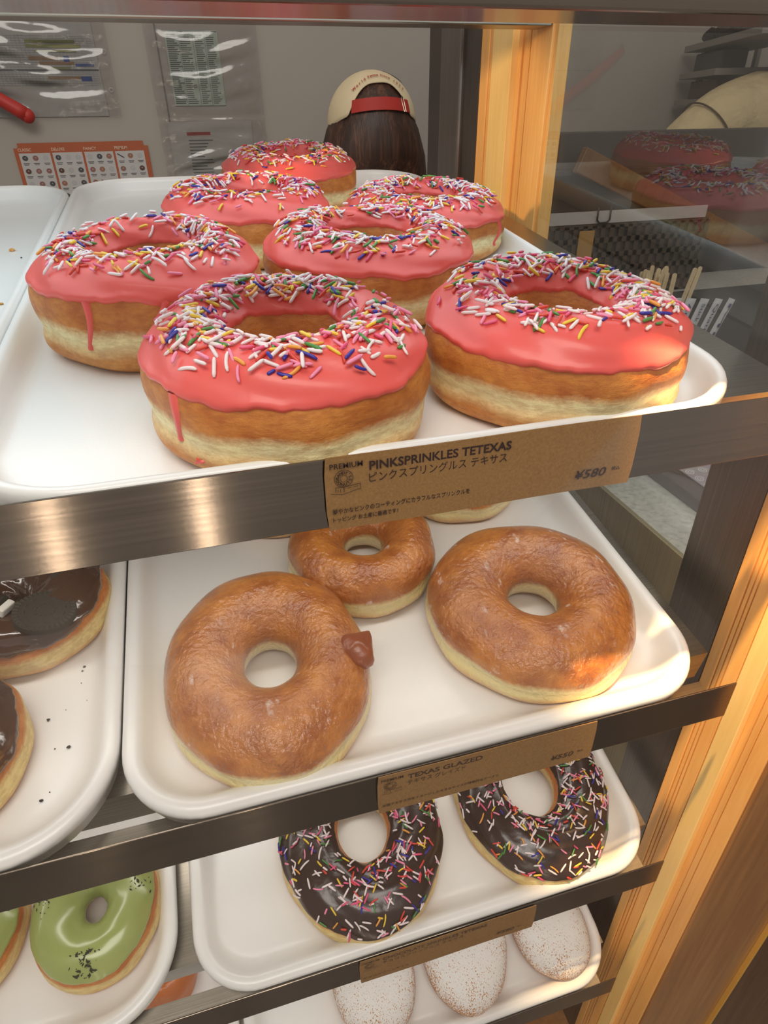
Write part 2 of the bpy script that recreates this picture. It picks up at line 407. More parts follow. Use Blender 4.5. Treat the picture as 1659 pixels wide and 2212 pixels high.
# ---------------------------------------------------------------- trays
def rrect(x0, x1, y0, y1, r, n=12):
    P = []
    for cx, cy, a0 in ((x1 - r, y1 - r, 0), (x0 + r, y1 - r, pi / 2), (x0 + r, y0 + r, pi), (x1 - r, y0 + r, 3 * pi / 2)):
        for i in range(n + 1):
            a = a0 + (pi / 2) * i / n
            P.append((cx + r * cos(a), cy + r * sin(a)))
    return P
def tray_mesh(w, d, r, k=1.0):
    prof = [(.0030, -.0125), (.0016, -.0035), (.0004, -.0020), (0, .0015), (.0006, .0038), (.0022, .0056), (.0045, .0062), (.0075, .0060), (.0100, .0048), (.0125, .0018),
            (.0160, -.0035), (.0200, -.0068), (.0245, -.0084), (.0300, -.0090), (.045, -.0090)]
    prof = [(a * k, b) for a, b in prof]
    V = []; F = []
    n = None
    def ring(ins, z):
        nonlocal n
        rr = max(r - ins, .004)
        P = rrect(ins, w - ins, ins, d - ins, rr); n = len(P)
        V.extend([(x, y, z) for x, y in P])
    for ins, z in prof: ring(ins, z)
    m = len(prof)
    for i in range(m - 1):
        for j in range(n):
            F.append((i * n + j, i * n + (j + 1) % n, (i + 1) * n + (j + 1) % n, (i + 1) * n + j))
    F.append(tuple((m - 1) * n + j for j in range(n)))
    # underside
    b0 = len(V)
    for ins, z in ((.0030 * k, -.0125), (.030 * k, -.0125)): ring(ins, z)
    for j in range(n): F.append((b0 + (j + 1) % n, b0 + j, b0 + n + j, b0 + n + (j + 1) % n))
    F.append(tuple(b0 + n + j for j in reversed(range(n))))
    me = mesh(V, F); bm = bmesh.new(); bm.from_mesh(me); bmesh.ops.remove_doubles(bm, verts=bm.verts, dist=1e-6); bmesh.ops.recalc_face_normals(bm, faces=bm.faces); bm.to_mesh(me); bm.free()
    return me
def tray(k, x0, x1, y0, y1, r, label):
    o = link('serving_tray', tray_mesh(x1 - x0, y1 - y0, r, .62 if k == 0 else 1.0), [M_TRAY], None, tow(x0, y0, DZ[k], k), (TL[k], 0, 0), True)
    tag(o, label, 'tray', 'white trays on the shelves'); return o
tray(0, .0795, .451, .0018, .597, .056, 'white rectangular tray on the top shelf under the pink iced doughnuts')
tray(0, -.300, .0785, .0018, .580, .056, 'white empty tray at the left of the top shelf, few crumbs on it')
tray(1, .1000, .485, .0018, .590, .050, 'white tray on the second shelf under the glazed ring doughnuts')
tray(1, -.286, .0988, .0018, .590, .060, 'white tray on the second shelf left, under the dark cookie topped doughnuts')
tray(2, .1040, .4955, .0018, .590, .048, 'white tray on the third shelf under the chocolate sprinkle doughnuts')
tray(2, -.292, .0935, .0018, .590, .060, 'white tray on the third shelf left, under the green iced doughnuts')
tray(3, .1160, .5000, .0018, .590, .048, 'white tray on the lowest shelf under the sugar dusted buns')
tray(3, -.275, .1120, .0018, .590, .048, 'white tray on the lowest shelf left, mostly hidden, holding a small brown pastry')

# ---------------------------------------------------------------- doughnuts
def smooth_profile(pts, n, closed=True):
    out = []; m = len(pts)
    for i in range(n):
        s = i / n * m if closed else i / (n - 1) * (m - 1)
        k = int(math.floor(s)); f = s - k
        if closed: p = [pts[(k + j) % m] for j in (-1, 0, 1, 2)]
        else: p = [pts[min(max(k + j, 0), m - 1)] for j in (-1, 0, 1, 2)]
        q = []
        for c in (0, 1):
            a, b, d, e = (v[c] for v in p)
            q.append(.5 * (2 * b + (d - a) * f + (2 * a - 5 * b + 4 * d - e) * f * f + (3 * b - a - 3 * d + e) * f ** 3))
        out.append(q)
    return out
def ring_pts(h, style):
    inner = lambda s: h + (.62 - h) * s
    if style == 'tall':
        outer = [(.62, .0), (.84, .0), (.93, .05), (.98, .13), (.992, .22), (.976, .30), (.986, .37), (1.0, .48), (.995, .60), (.965, .72), (.905, .83), (.82, .92), (.72, .98)]
    elif style == 'dome':
        outer = [(.62, .0), (.86, .0), (.95, .05), (.99, .13), (1.0, .23), (.982, .33), (.988, .41), (.985, .52), (.96, .65), (.905, .78), (.82, .89), (.72, .97)]
    else:
        outer = [(.62, .0), (.86, .0), (.95, .06), (.99, .15), (1.0, .26), (.99, .38), (.98, .5), (.955, .63), (.90, .77), (.82, .89), (.72, .97)]
    top = [(.61, 1.0), (inner(.68), .965), (inner(.40), .88), (inner(.17), .75), (inner(.03), .60), (inner(0), .46), (inner(.03), .30), (inner(.15), .14), (inner(.5), .03)]
    return outer + top
class Ring:
    def __init__(s, R, H, h, style, seed, asp=1.0, rot=0.0, wob=.03):
        s.R, s.H, s.h, s.asp, s.rot = R, H, h, asp, rot
        s.prof = smooth_profile(ring_pts(h, style), 240)
        r = random.Random(seed); s.ph = [r.uniform(0, 2 * pi) for _ in range(14)]; s.wob = wob
        s.am = [r.uniform(.5, 1) for _ in range(14)]
        s.lob = r.uniform(0, 2 * pi)
        s.hx, s.hy = r.uniform(-.03, .03), r.uniform(-.03, .03)
    def P(s, u, v):
        """u = angle, v in [0,1) along the profile"""
        v = v % 1.0; f = v * 240; i = int(f) % 240; g = f - int(f); a = s.prof[i]; b = s.prof[(i + 1) % 240]
        r = a[0] + (b[0] - a[0]) * g; t = a[1] + (b[1] - a[1]) * g
        p = s.ph; am = s.am; w = s.wob
        k = w * (am[0] * sin(2 * u + p[0]) * .5 + am[1] * sin(3 * u + p[1]) * .45 + am[2] * sin(5 * u + p[2]) * .2 + am[3] * sin(8 * u + p[3]) * .08)
        cr = .012 * w / .03 * sin(4 * u + p[4]) * sin(3.1 * t * pi + p[5]) + .008 * sin(9 * u + p[6] + 5 * t)
        r2 = r * (1 + k + cr * (1 if r > .5 else .5)) + (0 if r > .55 else 0)
        q = max(0, (.62 - r) / (.62 - s.h)); dx, dy = s.hx * q, s.hy * q
        ht = t * (1 + w * 1.2 * (am[7] * sin(u + p[7]) * .6 + am[8] * sin(2 * u + p[8]) * .4 + am[9] * sin(4 * u + p[9]) * .25))
        if t < .4: ht = t + (ht - t) * (t / .4)
        if r > .8 and t < .5: ht += .015 * sin(6 * u + p[10]) * (t * 2) * w / .03
        x = s.R * (r2 * cos(u) + dx); y = s.R * s.asp * (r2 * sin(u) + dy)
        c, d = cos(s.rot), sin(s.rot)
        return Vector((x * c - y * d, x * d + y * c, s.H * ht)), t
    def N(s, u, v):
        e = .004; a = s.P(u + e, v)[0] - s.P(u - e, v)[0]; b = s.P(u, v + e)[0] - s.P(u, v - e)[0]
        n = a.cross(b); n.normalize(); return n
    def v_at(s, side, t):
        """profile position where height fraction is t on 'out' or 'in' side"""
        top = max(range(240), key=lambda i: s.prof[i][1])
        i = top
        while s.prof[i % 240][1] > t: i += (-1 if side == 'out' else 1)
        return i / 240.0
    def body(s, nu=128, nv=60):
        V = []; T = []; F = []
        for i in range(nu):
            for j in range(nv):
                p, t = s.P(2 * pi * i / nu, j / nv); V.append(p); T.append(t)
        for i in range(nu):
            for j in range(nv):
                F.append((i * nv + j, ((i + 1) % nu) * nv + j, ((i + 1) % nu) * nv + (j + 1) % nv, i * nv + (j + 1) % nv))
        me = mesh(V, F); at = me.attributes.new('t', 'FLOAT', 'POINT'); at.data.foreach_set('value', T); return me
    def icing(s, to, ti, thick, seed, nu=150, nv=34, ragged=1.0, wave=.0005):
        r = random.Random(seed); ph = [r.uniform(0, 6.28) for _ in range(12)]
        vo, vi = s.v_at('out', to), s.v_at('in', ti)
        s.iv = []
        V = []; F = []
        def edge(u, a):
            return ragged * a * (sin(3 * u + ph[0]) * .5 + sin(5 * u + ph[1]) * .4 + sin(9 * u + ph[2]) * .3 + sin(17 * u + ph[3]) * .22 + sin(31 * u + ph[4]) * .20 + sin(53 * u + ph[7]) * .12 + max(0, sin(4 * u + ph[5])) ** 8 * -.9)
        s.edge_o = lambda u: vo + edge(u, .022)
        s.edge_i = lambda u: vi + edge(u + 2, .012)
        for i in range(nu):
            u = 2 * pi * i / nu; a = s.edge_o(u); b = s.edge_i(u)
            for j in range(nv):
                f = j / (nv - 1); f = .5 - .5 * cos(pi * f) * 1.0 if True else f
                v = a + (b - a) * f
                d = min(f, 1 - f) / .035
                off = thick * (1 - max(0, 1 - d) ** 2.2) * (1 + .25 * math.exp(-((f - .06) / .03) ** 2)) - .0004 * max(0, 1 - d)
                p, t = s.P(u, v); n = s.N(u, v)
                V.append(p + n * (off + wave * sin(7 * u + 11 * v * 6 + ph[6]) * min(1, d)))
        for i in range(nu):
            for j in range(nv - 1):
                F.append((i * nv + j, ((i + 1) % nu) * nv + j, ((i + 1) % nu) * nv + j + 1, i * nv + j + 1))
        return mesh(V, F)

SPR_COL = {'white': (238, 222, 222), 'pink': (240, 140, 172), 'hot_pink': (226, 84, 124), 'red': (214, 66, 48), 'yellow': (238, 200, 60), 'orange': (236, 158, 64), 'green': (78, 140, 62), 'blue': (52, 38, 150)}
SPR_MAT = {k: simple('sprinkle_' + k, v, .42, 0, .15, 0) for k, v in SPR_COL.items()}
SPR_NAMES = list(SPR_COL)
SPR_W = [44, 14, 8, 9, 8, 6, 7, 6]
SPR_MESH = {}
def sprinkle_geo(L, R, bend):
    n = 7; path = []
    for i in range(n):
        f = i / (n - 1) * 2 - 1
        path.append((f * L / 2, bend * L * (1 - f * f) - bend * L * .5, 0))
    rr = [R * .55] + [R] * (n - 2) + [R * .55]
    return tube_data(path, rr, 7)
SPR_SHAPES = [sprinkle_geo(1, .125, .0), sprinkle_geo(.8, .125, .05), sprinkle_geo(1.15, .12, .09), sprinkle_geo(.55, .13, 0)]
def spr_mesh(shape, col):
    if (shape, col) not in SPR_MESH:
        V, F = SPR_SHAPES[shape]; me = mesh(V, F, 'sprinkle'); me.materials.append(SPR_MAT[col])
        me.polygons.foreach_set('use_smooth', [True] * len(me.polygons)); SPR_MESH[(shape, col)] = me
    return SPR_MESH[(shape, col)]
def sprinkles(ring, root, count, seed, size, thick, dens, vlo, vhi, pile=.0012, slim=1.0):
    r = random.Random(seed); items = []
    vo, vi = ring.v_at('out', vlo), ring.v_at('in', vhi)
    guard = 0
    while len(items) < count and guard < count * 30:
        guard += 1
        u = r.uniform(0, 2 * pi); v = vo + (vi - vo) * r.random()
        if r.random() > dens(u, (v - vo) / (vi - vo)): continue
        p, t = ring.P(u, v); n = ring.N(u, v)
        a = Vector((cos(r.uniform(0, 6.283)), sin(r.uniform(0, 6.283)), r.uniform(-1, 1)))
        x = (a - n * a.dot(n));
        if x.length < .1: continue
        x.normalize(); x = (x + n * r.uniform(-.12, .22)).normalized(); z = (n - x * n.dot(x)).normalized(); y = z.cross(x)
        pos = p + n * (thick + size * .11 * slim + (r.random() ** 3) * pile * 2)
        S = size * r.uniform(.85, 1.12)
        M = Matrix((x * S, y * S * slim, z * S * slim)).transposed().to_4x4(); M.translation = pos
        col = r.choices(SPR_NAMES, SPR_W)[0]; shp = r.choices([0, 1, 2, 3], [5, 3, 2, 2])[0]
        items.append((M, shp, col))
    wm = root.matrix_basis
    cl = Vector(cam.location)
    items.sort(key=lambda it: ((wm @ it[0].translation) - cl).length)
    for M, shp, col in items[:100]:
        o = bpy.data.objects.new('sprinkle', spr_mesh(shp, col)); COL.objects.link(o); o.parent = root
        o.matrix_basis = M
    V = []; F = []; MI = []
    for M, shp, col in items[100:]:
        v, f = SPR_SHAPES[shp]; b = len(V)
        V.extend([M @ Vector(q) for q in v]); F.extend([tuple(b + i for i in q) for q in f]); MI.extend([SPR_NAMES.index(col)] * len(f))
    if V:
        me = mesh(V, F); o = link('sprinkle_scatter', me, [SPR_MAT[c] for c in SPR_NAMES], root, smooth=True)
        me.polygons.foreach_set('material_index', MI); o['kind'] = 'stuff'

def drip(ring, u, t0, t1, w, mat, root, thick=.0012):
    """a thin run of icing down the outer side"""
    va, vb = ring.v_at('out', t0), ring.v_at('out', t1); V = []; F = []; n = 10
    for i in range(n + 1):
        f = i / n; v = va + (vb - va) * f; ww = w * (1 - .75 * f ** .7 + .25 * (f > .85)) ; uu = u + .03 * sin(f * 5)
        for s_, h in ((-1, -.0002), (-.45, 1), (.45, 1), (1, -.0002)):
            p, t = ring.P(uu + s_ * ww / ring.R, v); q = ring.N(uu, v); V.append(p + q * (thick * h if h > 0 else h))
    for i in range(n):
        for j in range(3): F.append((i * 4 + j, (i + 1) * 4 + j, (i + 1) * 4 + j + 1, i * 4 + j + 1))
    me = mesh(V, F); bm = bmesh.new(); bm.from_mesh(me); bmesh.ops.recalc_face_normals(bm, faces=bm.faces)
    bm.to_mesh(me); bm.free(); return link('icing_drip', me, [mat], root, smooth=True)

def donut_root(k, x, y, rot=0.0, name='doughnut'):
    o = empty(name, tow(x, y, -.0089 + DZ[k], k), (TL[k], 0, 0)); return o

PG = 'pink sprinkle doughnuts on the top tray'
def pink(x, y, R, H, h, seed, label, count, dens, asp=1.0, rot=0.0, wob=.03, to=.60, ti=.80, drips=()):
    root = donut_root(0, x, y); tag(root, label, 'doughnut', PG)
    g = Ring(R, H, h, 'tall', seed, asp, rot, wob)
    link('dough', g.body(), [M_DOUGH], root, smooth=True)
    link('icing', g.icing(to, ti, .0016, seed, 220, 36, .42), [M_PINK], root, smooth=True)
    sprinkles(g, root, int(count * 1.45), seed, .0072, .0016, dens, .86, .90, slim=.86)
    for (u, a, b, w) in drips: drip(g, u, a, b, w, M_PINK, root)
    return root
def dn(lo=.12, c=.62, w=.33, gaps=()):
    """density: thick band around the crest, thinned at the given angles"""
    def f(u, s):
        k = math.exp(-((s - c) / w) ** 4)
        for g, gw, amt in gaps:
            d = (u - g + pi) % (2 * pi) - pi
            k *= 1 - amt * math.exp(-(d / gw) ** 2)
        return max(k, lo * .1)
    return f
B_ = -pi / 2
pink(.2225, .0642, .0645, .0525, .36, 11, 'pink iced sprinkle doughnut at the front of the top tray, above the card\'s left end', 430,
     dn(gaps=((.25, .38, .85),), c=.55, w=.46), to=.70, drips=((B_ - .95, .72, .30, .0035), (B_ - .8, .22, .17, .0018), (B_ - .45, .20, .14, .0022)))
pink(.3603, .0691, .0663, .0505, .33, 12, 'pink iced sprinkle doughnut at the front right corner of the top tray', 400,
     dn(gaps=((B_ - .1, .5, .55), (2.6, .3, .5)), c=.62, w=.44), to=.70)
pink(.1621, .1860, .0634, .0550, .44, 13, 'leftmost pink iced sprinkle doughnut of the top tray, icing run down its side', 330,
     dn(gaps=((1.75, .75, .93), (B_, .4, .2)), c=.6, w=.42), to=.72, drips=((B_ - .55, .74, .28, .003), (B_ + .1, .74, .60, .004)))
pink(.3024, .2176, .0704, .0490, .40, 14, 'pink iced sprinkle doughnut in the middle of the top tray, behind the front two', 430,
     dn(gaps=((1.7, .4, .8), (B_ + .6, .4, .4)), c=.55, w=.46), to=.70)
pink(.3804, .3327, .0683, .0430, .40, 15, 'pink iced sprinkle doughnut near the tray edge, in front of the rear wood post', 360,
     dn(gaps=((1.3, .4, .4),), c=.55, w=.46), to=.68, drips=((B_ + .75, .72, .25, .003),))
pink(.2354, .3547, .0667, .0480, .42, 16, 'pink iced sprinkle doughnut second from the back of the top tray, left side', 330,
     dn(gaps=((1.2, .4, .7), (B_ + .2, .5, .5)), c=.55, w=.46), to=.70)
pink(.2963, .5106, .0681, .0480, .30, 17, 'pink iced sprinkle doughnut farthest back on the top tray', 340,
     dn(gaps=((2.8, .3, .5),), c=.55, w=.46), to=.70)

# glazed rings
GG = 'plain glazed doughnuts on the second tray'
def glazed(x, y, R, H, h, seed, label, asp=1.0, rot=0.0, wob=.03):
    root = donut_root(1, x, y); tag(root, label, 'doughnut', GG)
    g = Ring(R, H, h, 'dome', seed, asp, rot, wob)
    link('dough', g.body(150, 70), [M_DOUGH_GLAZED], root, smooth=True); return root, g
r1, g1 = glazed(.1929, .0870, .0668, .0430, .25, 21, 'glazed ring doughnut with a browned knob on its right side, front of second tray', 1.22, 0, .022)
# the knob of dough: pinched bulb pointing outwards
def knob(root):
    bm = bmesh.new(); bmesh.ops.create_uvsphere(bm, u_segments=24, v_segments=16, radius=1)
    for v in bm.verts:
        c = v.co; q = max(0, c.x)
        c.y *= (1 - .62 * q ** 2); c.z *= (1 - .55 * q ** 2); c.x += .55 * q ** 4; c.y += .25 * q ** 3
        c *= 1 + .05 * sin(7 * c.y + 3) * sin(6 * c.z + 2)
    for v in bm.verts: v.co = Vector((v.co.x * .0110, v.co.y * .0145, v.co.z * .0110))
    o = link('dough_knob', bm_mesh(bm), [simple('browned_glaze', (148, 76, 40), .35, 0, .4, bumpy=(260, .4, .001))], root, (.0560, -.0145, .0350), (0, -.15, .55), True)
    return o
knob(r1)
glazed(.3866, .0942, .0767, .0430, .235, 22, 'large glazed ring doughnut at the right of the second tray', 1.0, .4, .022)
glazed(.2809, .1808, .0597, .0400, .25, 23, 'glazed ring doughnut behind the two front ones, hole half under the price card', 1.0, 0, .03)
glazed(.3889, .2643, .0600, .0400, .25, 24, 'glazed doughnut at the back of the second tray, only its pale edge below the card')
glazed(.2268, .2820, .0570, .0400, .25, 25, 'glazed doughnut at the back left of the second tray, edge just below the steel rail')

# chocolate sprinkle rings
def choc(x, y, R, H, h, seed, label, asp):
    root = donut_root(2, x, y); tag(root, label, 'doughnut', 'chocolate sprinkle doughnuts on the third tray')
    g = Ring(R, H, h, 'soft', seed, asp, 0, .025)
    link('dough', g.body(), [M_DOUGH_PALE], root, smooth=True)
    link('icing', g.icing(.56, .70, .0012, seed, 200, 36, .5), [M_CHOC], root, smooth=True)
    sprinkles(g, root, 520, seed, .0078, .0012, lambda u, s: .9 if sin(3 * u + seed) * sin(9 * s + seed) > -.55 else .35, .62, .82, .0006, .74)
    return root
choc(.2480, .0880, .0705, .0350, .30, 31, 'chocolate iced doughnut with fine sprinkles, left one on the third tray', 1.16)
choc(.4075, .0870, .0700, .0350, .33, 32, 'chocolate iced doughnut with fine sprinkles, right one on the third tray', 1.18)

# matcha
def matcha(x, y, R, H, h, seed, label, asp):
    root = donut_root(2, x, y); tag(root, label, 'doughnut', 'green iced doughnuts on the third shelf')
    g = Ring(R, H, h, 'soft', seed, asp, 0, .03)
    link('dough', g.body(), [M_DOUGH_PALE], root, smooth=True)
    link('icing', g.icing(.68, .45, .0014, seed, ragged=.4, wave=.0001), [M_MATCHA], root, smooth=True)
    r = random.Random(seed); V = []; F = []
    for u0 in (B_ - .12, B_ - .05, .15, 1.0, 2.9):
        for i in range(26):
            u = u0 + r.gauss(0, .12); v = g.v_at('out', .80) + r.random() * .14; p, t = g.P(u, v); n = g.N(u, v); p = p + n * .0017
            a = Vector((r.uniform(-1, 1), r.uniform(-1, 1), 0)).normalized(); a = (a - n * a.dot(n)).normalized(); b = n.cross(a)
            s = r.uniform(.0005, .0026) * r.uniform(.5, 1); w = s * r.uniform(.25, .6); base = len(V)
            for q in (a * s, b * w, -a * s, -b * w): V.append(p + q)
            V.append(p + n * .0005)
            for j in range(4): F.append((base + j, base + (j + 1) % 4, base + 4))
    o = link('cocoa_flecks', mesh(V, F), [simple('cocoa_dark', (44, 46, 26), .7)], root); o['kind'] = 'stuff'
    return root
matcha(.0339, .0854, .0472, .0350, .20, 41, 'green matcha iced doughnut with dark flecks, whole one by the tray edge', 1.13)
matcha(-.0680, .0960, .0500, .0350, .20, 42, 'green matcha iced doughnut cut off by the left edge of the photo', 1.1)

# cookie topped
M_COOKIE = simple('dark_cookie', (58, 50, 38), .75, bumpy=(700, .4, .0006))
M_CREAM = simple('cookie_cream', (226, 222, 212), .6)
def cookie(root, loc, R, rot, whole=True, name='cookie_piece'):
    seg = 72; V = []; F = []
    rings = [(0, .0022), (.25, .0022), (.27, .0028), (.33, .0028), (.35, .0022), (.60, .0022), (.62, .0027), (.66, .0027), (.68, .0022), (.80, .0022), (.82, .0026), (.97, .0026), (1.0, .0018), (1.0, -.002), (0, -.002)]
    a1 = 2 * pi if whole else 1.7
    for i in range(seg):
        a = a1 * i / (seg - (0 if whole else 1))
        for j, (r_, z) in enumerate(rings):
            rr = R * r_; zz = z
            if r_ > .81 and z > 0 and i % 2: zz -= .0007
            if .2 < r_ < .7 and z > .0025 and (i // 3) % 2: zz -= .0005
            V.append((rr * cos(a), rr * sin(a), zz))
    n = len(rings)
    for i in range(seg if whole else seg - 1):
        for j in range(n - 1): F.append((i * n + j, i * n + j + 1, ((i + 1) % seg) * n + j + 1, ((i + 1) % seg) * n + j))
    if not whole:
        F.append(tuple(range(n - 1, -1, -1))); F.append(tuple((seg - 1) * n + j for j in range(n)))
    me = mesh(V, F); bm = bmesh.new(); bm.from_mesh(me); bmesh.ops.remove_doubles(bm, verts=bm.verts, dist=1e-6); bmesh.ops.recalc_face_normals(bm, faces=bm.faces); bm.to_mesh(me); bm.free()
    return link(name, me, [M_COOKIE], root, loc, rot)
def cookied(x, y, R, H, seed, label):
    root = donut_root(1, x, y); tag(root, label, 'doughnut', 'dark iced cookie doughnuts on the second shelf')
    g = Ring(R, H, .12, 'soft', seed, 1, 0, .03)
    link('dough', g.body(), [M_DOUGH_PALE], root, smooth=True)
    link('icing', g.icing(.66, .45, .0018, seed, ragged=.6), [M_COOKIE_ICING], root, smooth=True)
    return root, g
c1, gc = cookied(.0281, .1878, .0600, .0350, 51, 'dark chocolate iced doughnut topped with dark cookie pieces, beneath the rail')
cookie(c1, (.026, -.033, .0368), .0195, (.05, .22, .6))
cookie(c1, (.038, .006, .0355), .012, (.1, .5, 2.0), False)
pc = cookie(c1, (-.004, -.026, .0395), .0135, (-.35, .1, 1.2), False)
bm = bmesh.new(); box_bm(bm, -.002, .010, -.0015, .0035, -.0005, .0062, .001)
link('cookie_cream', bm_mesh(bm), [M_CREAM], c1, (.0000, -.030, .0375), (.3, .2, 1.1))
c2, _ = cookied(-.0126, .0748, .0600, .0340, 52, 'dark chocolate iced doughnut at the far left of the second shelf, pale edge showing')
cookie(c2, (-.02, .02, .0365), .018, (.05, -.1, .6))

# sugared buns
def bun(x, y, R, H, asp, seed, rot, label):
    root = donut_root(3, x, y, name='sugared_bun'); tag(root, label, 'bun', 'sugar dusted buns on the lowest tray')
    pts = [(0, .01), (.35, .0), (.65, .01), (.85, .08), (.96, .22), (1.0, .42), (.97, .60), (.87, .78), (.68, .91), (.42, .975), (.2, .995), (0, 1.0)]
    pr = smooth_profile(pts, 40, False); r = random.Random(seed); p = [r.uniform(0, 6.28) for _ in range(8)]
    V = []; T = []; F = []; nu = 96
    for i in range(nu):
        u = 2 * pi * i / nu
        for (rr, t) in pr:
            q = max(rr, 0) * (1 + .03 * sin(2 * u + p[0]) + .02 * sin(3 * u + p[1]) + .008 * sin(7 * u + p[2] + 4 * t))
            z = H * t * (1 + .05 * sin(u + p[3]) * rr)
            X, Y = R * q * cos(u), R * asp * q * sin(u)
            V.append((X * cos(rot) - Y * sin(rot), X * sin(rot) + Y * cos(rot), z)); T.append(t)
    for i in range(nu):
        for j in range(39): F.append((i * 40 + j, ((i + 1) % nu) * 40 + j, ((i + 1) % nu) * 40 + j + 1, i * 40 + j + 1))
    me = mesh(V, F); at = me.attributes.new('t', 'FLOAT', 'POINT'); at.data.foreach_set('value', T)
    bm = bmesh.new(); bm.from_mesh(me); bmesh.ops.remove_doubles(bm, verts=bm.verts, dist=1e-5); bmesh.ops.recalc_face_normals(bm, faces=bm.faces); bm.to_mesh(me); bm.free()
    link('dough', me, [M_SUGAR], root, smooth=True); return root
bun(.4457, .0627, .0403, .0400, 1.3, 61, 0, 'sugar dusted oval bun at the right end of the lowest tray')
bun(.3484, .0696, .0470, .0400, 1.25, 62, 0, 'sugar dusted oval bun in the middle of the lowest tray row')
bun(.2478, .0661, .0420, .0400, 1.25, 63, 0, 'sugar dusted oval bun leftmost in the row, cut by the bottom of the photo')
z = donut_root(3, .040, .130, name='brown_pastry'); tag(z, 'small brown fried pastry on the lowest shelf, left behind the rail', 'pastry')
g = Ring(.036, .034, .15, 'soft', 71, 1, 0, .05); link('dough', g.body(64, 40), [simple('fried_brown', (190, 104, 44), .4, 0, .3, bumpy=(200, .5, .0015))], z, smooth=True)

# crumbs
def crumb(k, x, y, s, mat, label, group, zl=-.0088, seed=0):
    r = random.Random(seed); bm = bmesh.new(); bmesh.ops.create_icosphere(bm, subdivisions=1, radius=s)
    for v in bm.verts: v.co *= r.uniform(.6, 1.2); v.co.z *= .5
    o = link('crumb', bm_mesh(bm), [mat], None, tow(x, y, zl + DZ[k] + s * .3, k), (TL[k], 0, r.uniform(0, 6)))
    tag(o, label, 'crumb', group); return o
MC = simple('dark_crumb', (40, 34, 30), .8); MB = simple('golden_crumb', (206, 150, 80), .8)
for i, (x, y, s) in enumerate([(.071, .132, .0012), (.070, .129, .0009), (.075, .104, .0009), (.052, .095, .0014), (.066, .072, .0015), (.054, .041, .0012), (.070, .119, .0005), (.078, .115, .0005), (.058, .073, .0006), (.062, .1, .0005), (.073, .123, .0004), (.058, .045, .0005)]):
    crumb(1, x, y, s, MC, 'tiny dark cookie crumb on the left tray of the second shelf', 'cookie crumbs on the tray', seed=i)
crumb(0, .045, .392, .0026, MB, 'golden crumb on the empty left tray, far part', 'golden crumbs', seed=20)
crumb(0, .055, .370, .0010, MC, 'dark speck on the empty left tray next to the golden crumb', None, seed=21)
crumb(0, .058, .262, .0020, MB, 'golden crumb on the empty left tray, near the left edge of the photo', 'golden crumbs', seed=22)
crumb(0, .140, .477, .0015, MC, 'dark speck on the top tray behind the left doughnut', None, seed=23)

# ---------------------------------------------------------------- lettering
def text_mesh(body, bold=0.0, size=1.0, shear=0.0, space=1.0):
    c = bpy.data.curves.new('txt', 'FONT'); c.body = body; c.size = size; c.offset = bold; c.shear = shear; c.space_character = space
    c.resolution_u = 3
    o = bpy.data.objects.new('txt', c); COL.objects.link(o); bpy.context.view_layer.update()
    me = bpy.data.meshes.new_from_object(o.evaluated_get(bpy.context.evaluated_depsgraph_get()))
    bpy.data.objects.remove(o); bpy.data.curves.remove(c)
    me.materials.clear()
    return me
def bounds(me):
    xs = [v.co.x for v in me.vertices]; ys = [v.co.y for v in me.vertices]; return min(xs), max(xs), min(ys), max(ys)
def place_text(name, items, mat, parent, y):
    """items: (body, x0, x1, z_base, height, bold, shear); written on the plane facing -Y, in the parent's coordinates"""
    bm = bmesh.new()
    for (body, x0, x1, zb, h, bold, shear) in items:
        me = text_mesh(body, bold, 1.0, shear)
        a, b, c, d = bounds(me); sx = (x1 - x0) / (b - a); sz = h / (d - max(c, -.02 if c > -.1 else c))
        for v in me.vertices: v.co = Vector((x0 + (v.co.x - a) * sx, y, zb + (v.co.y - max(c, 0)) * sz if c > -.05 else zb + (v.co.y - c) * sz))
        bm.from_mesh(me); bpy.data.meshes.remove(me)
    return link(name, bm_mesh(bm), [mat], parent)
def strokes(name, lst, w, mat, parent, y):
    """thin printed lines: polylines of (x,z)"""
    V = []; F = []
    for P in lst:
        for (xa, za), (xb, zb) in zip(P[:-1], P[1:]):
            dx, dz = xb - xa, zb - za; L = math.hypot(dx, dz) or 1; nx, nz = -dz / L * w / 2, dx / L * w / 2; b = len(V)
            V += [(xa + nx, y, za + nz), (xb + nx, y, zb + nz), (xb - nx, y, zb - nz), (xa - nx, y, za - nz)]; F.append((b, b + 1, b + 2, b + 3))
    return link(name, mesh(V, F), [mat], parent)
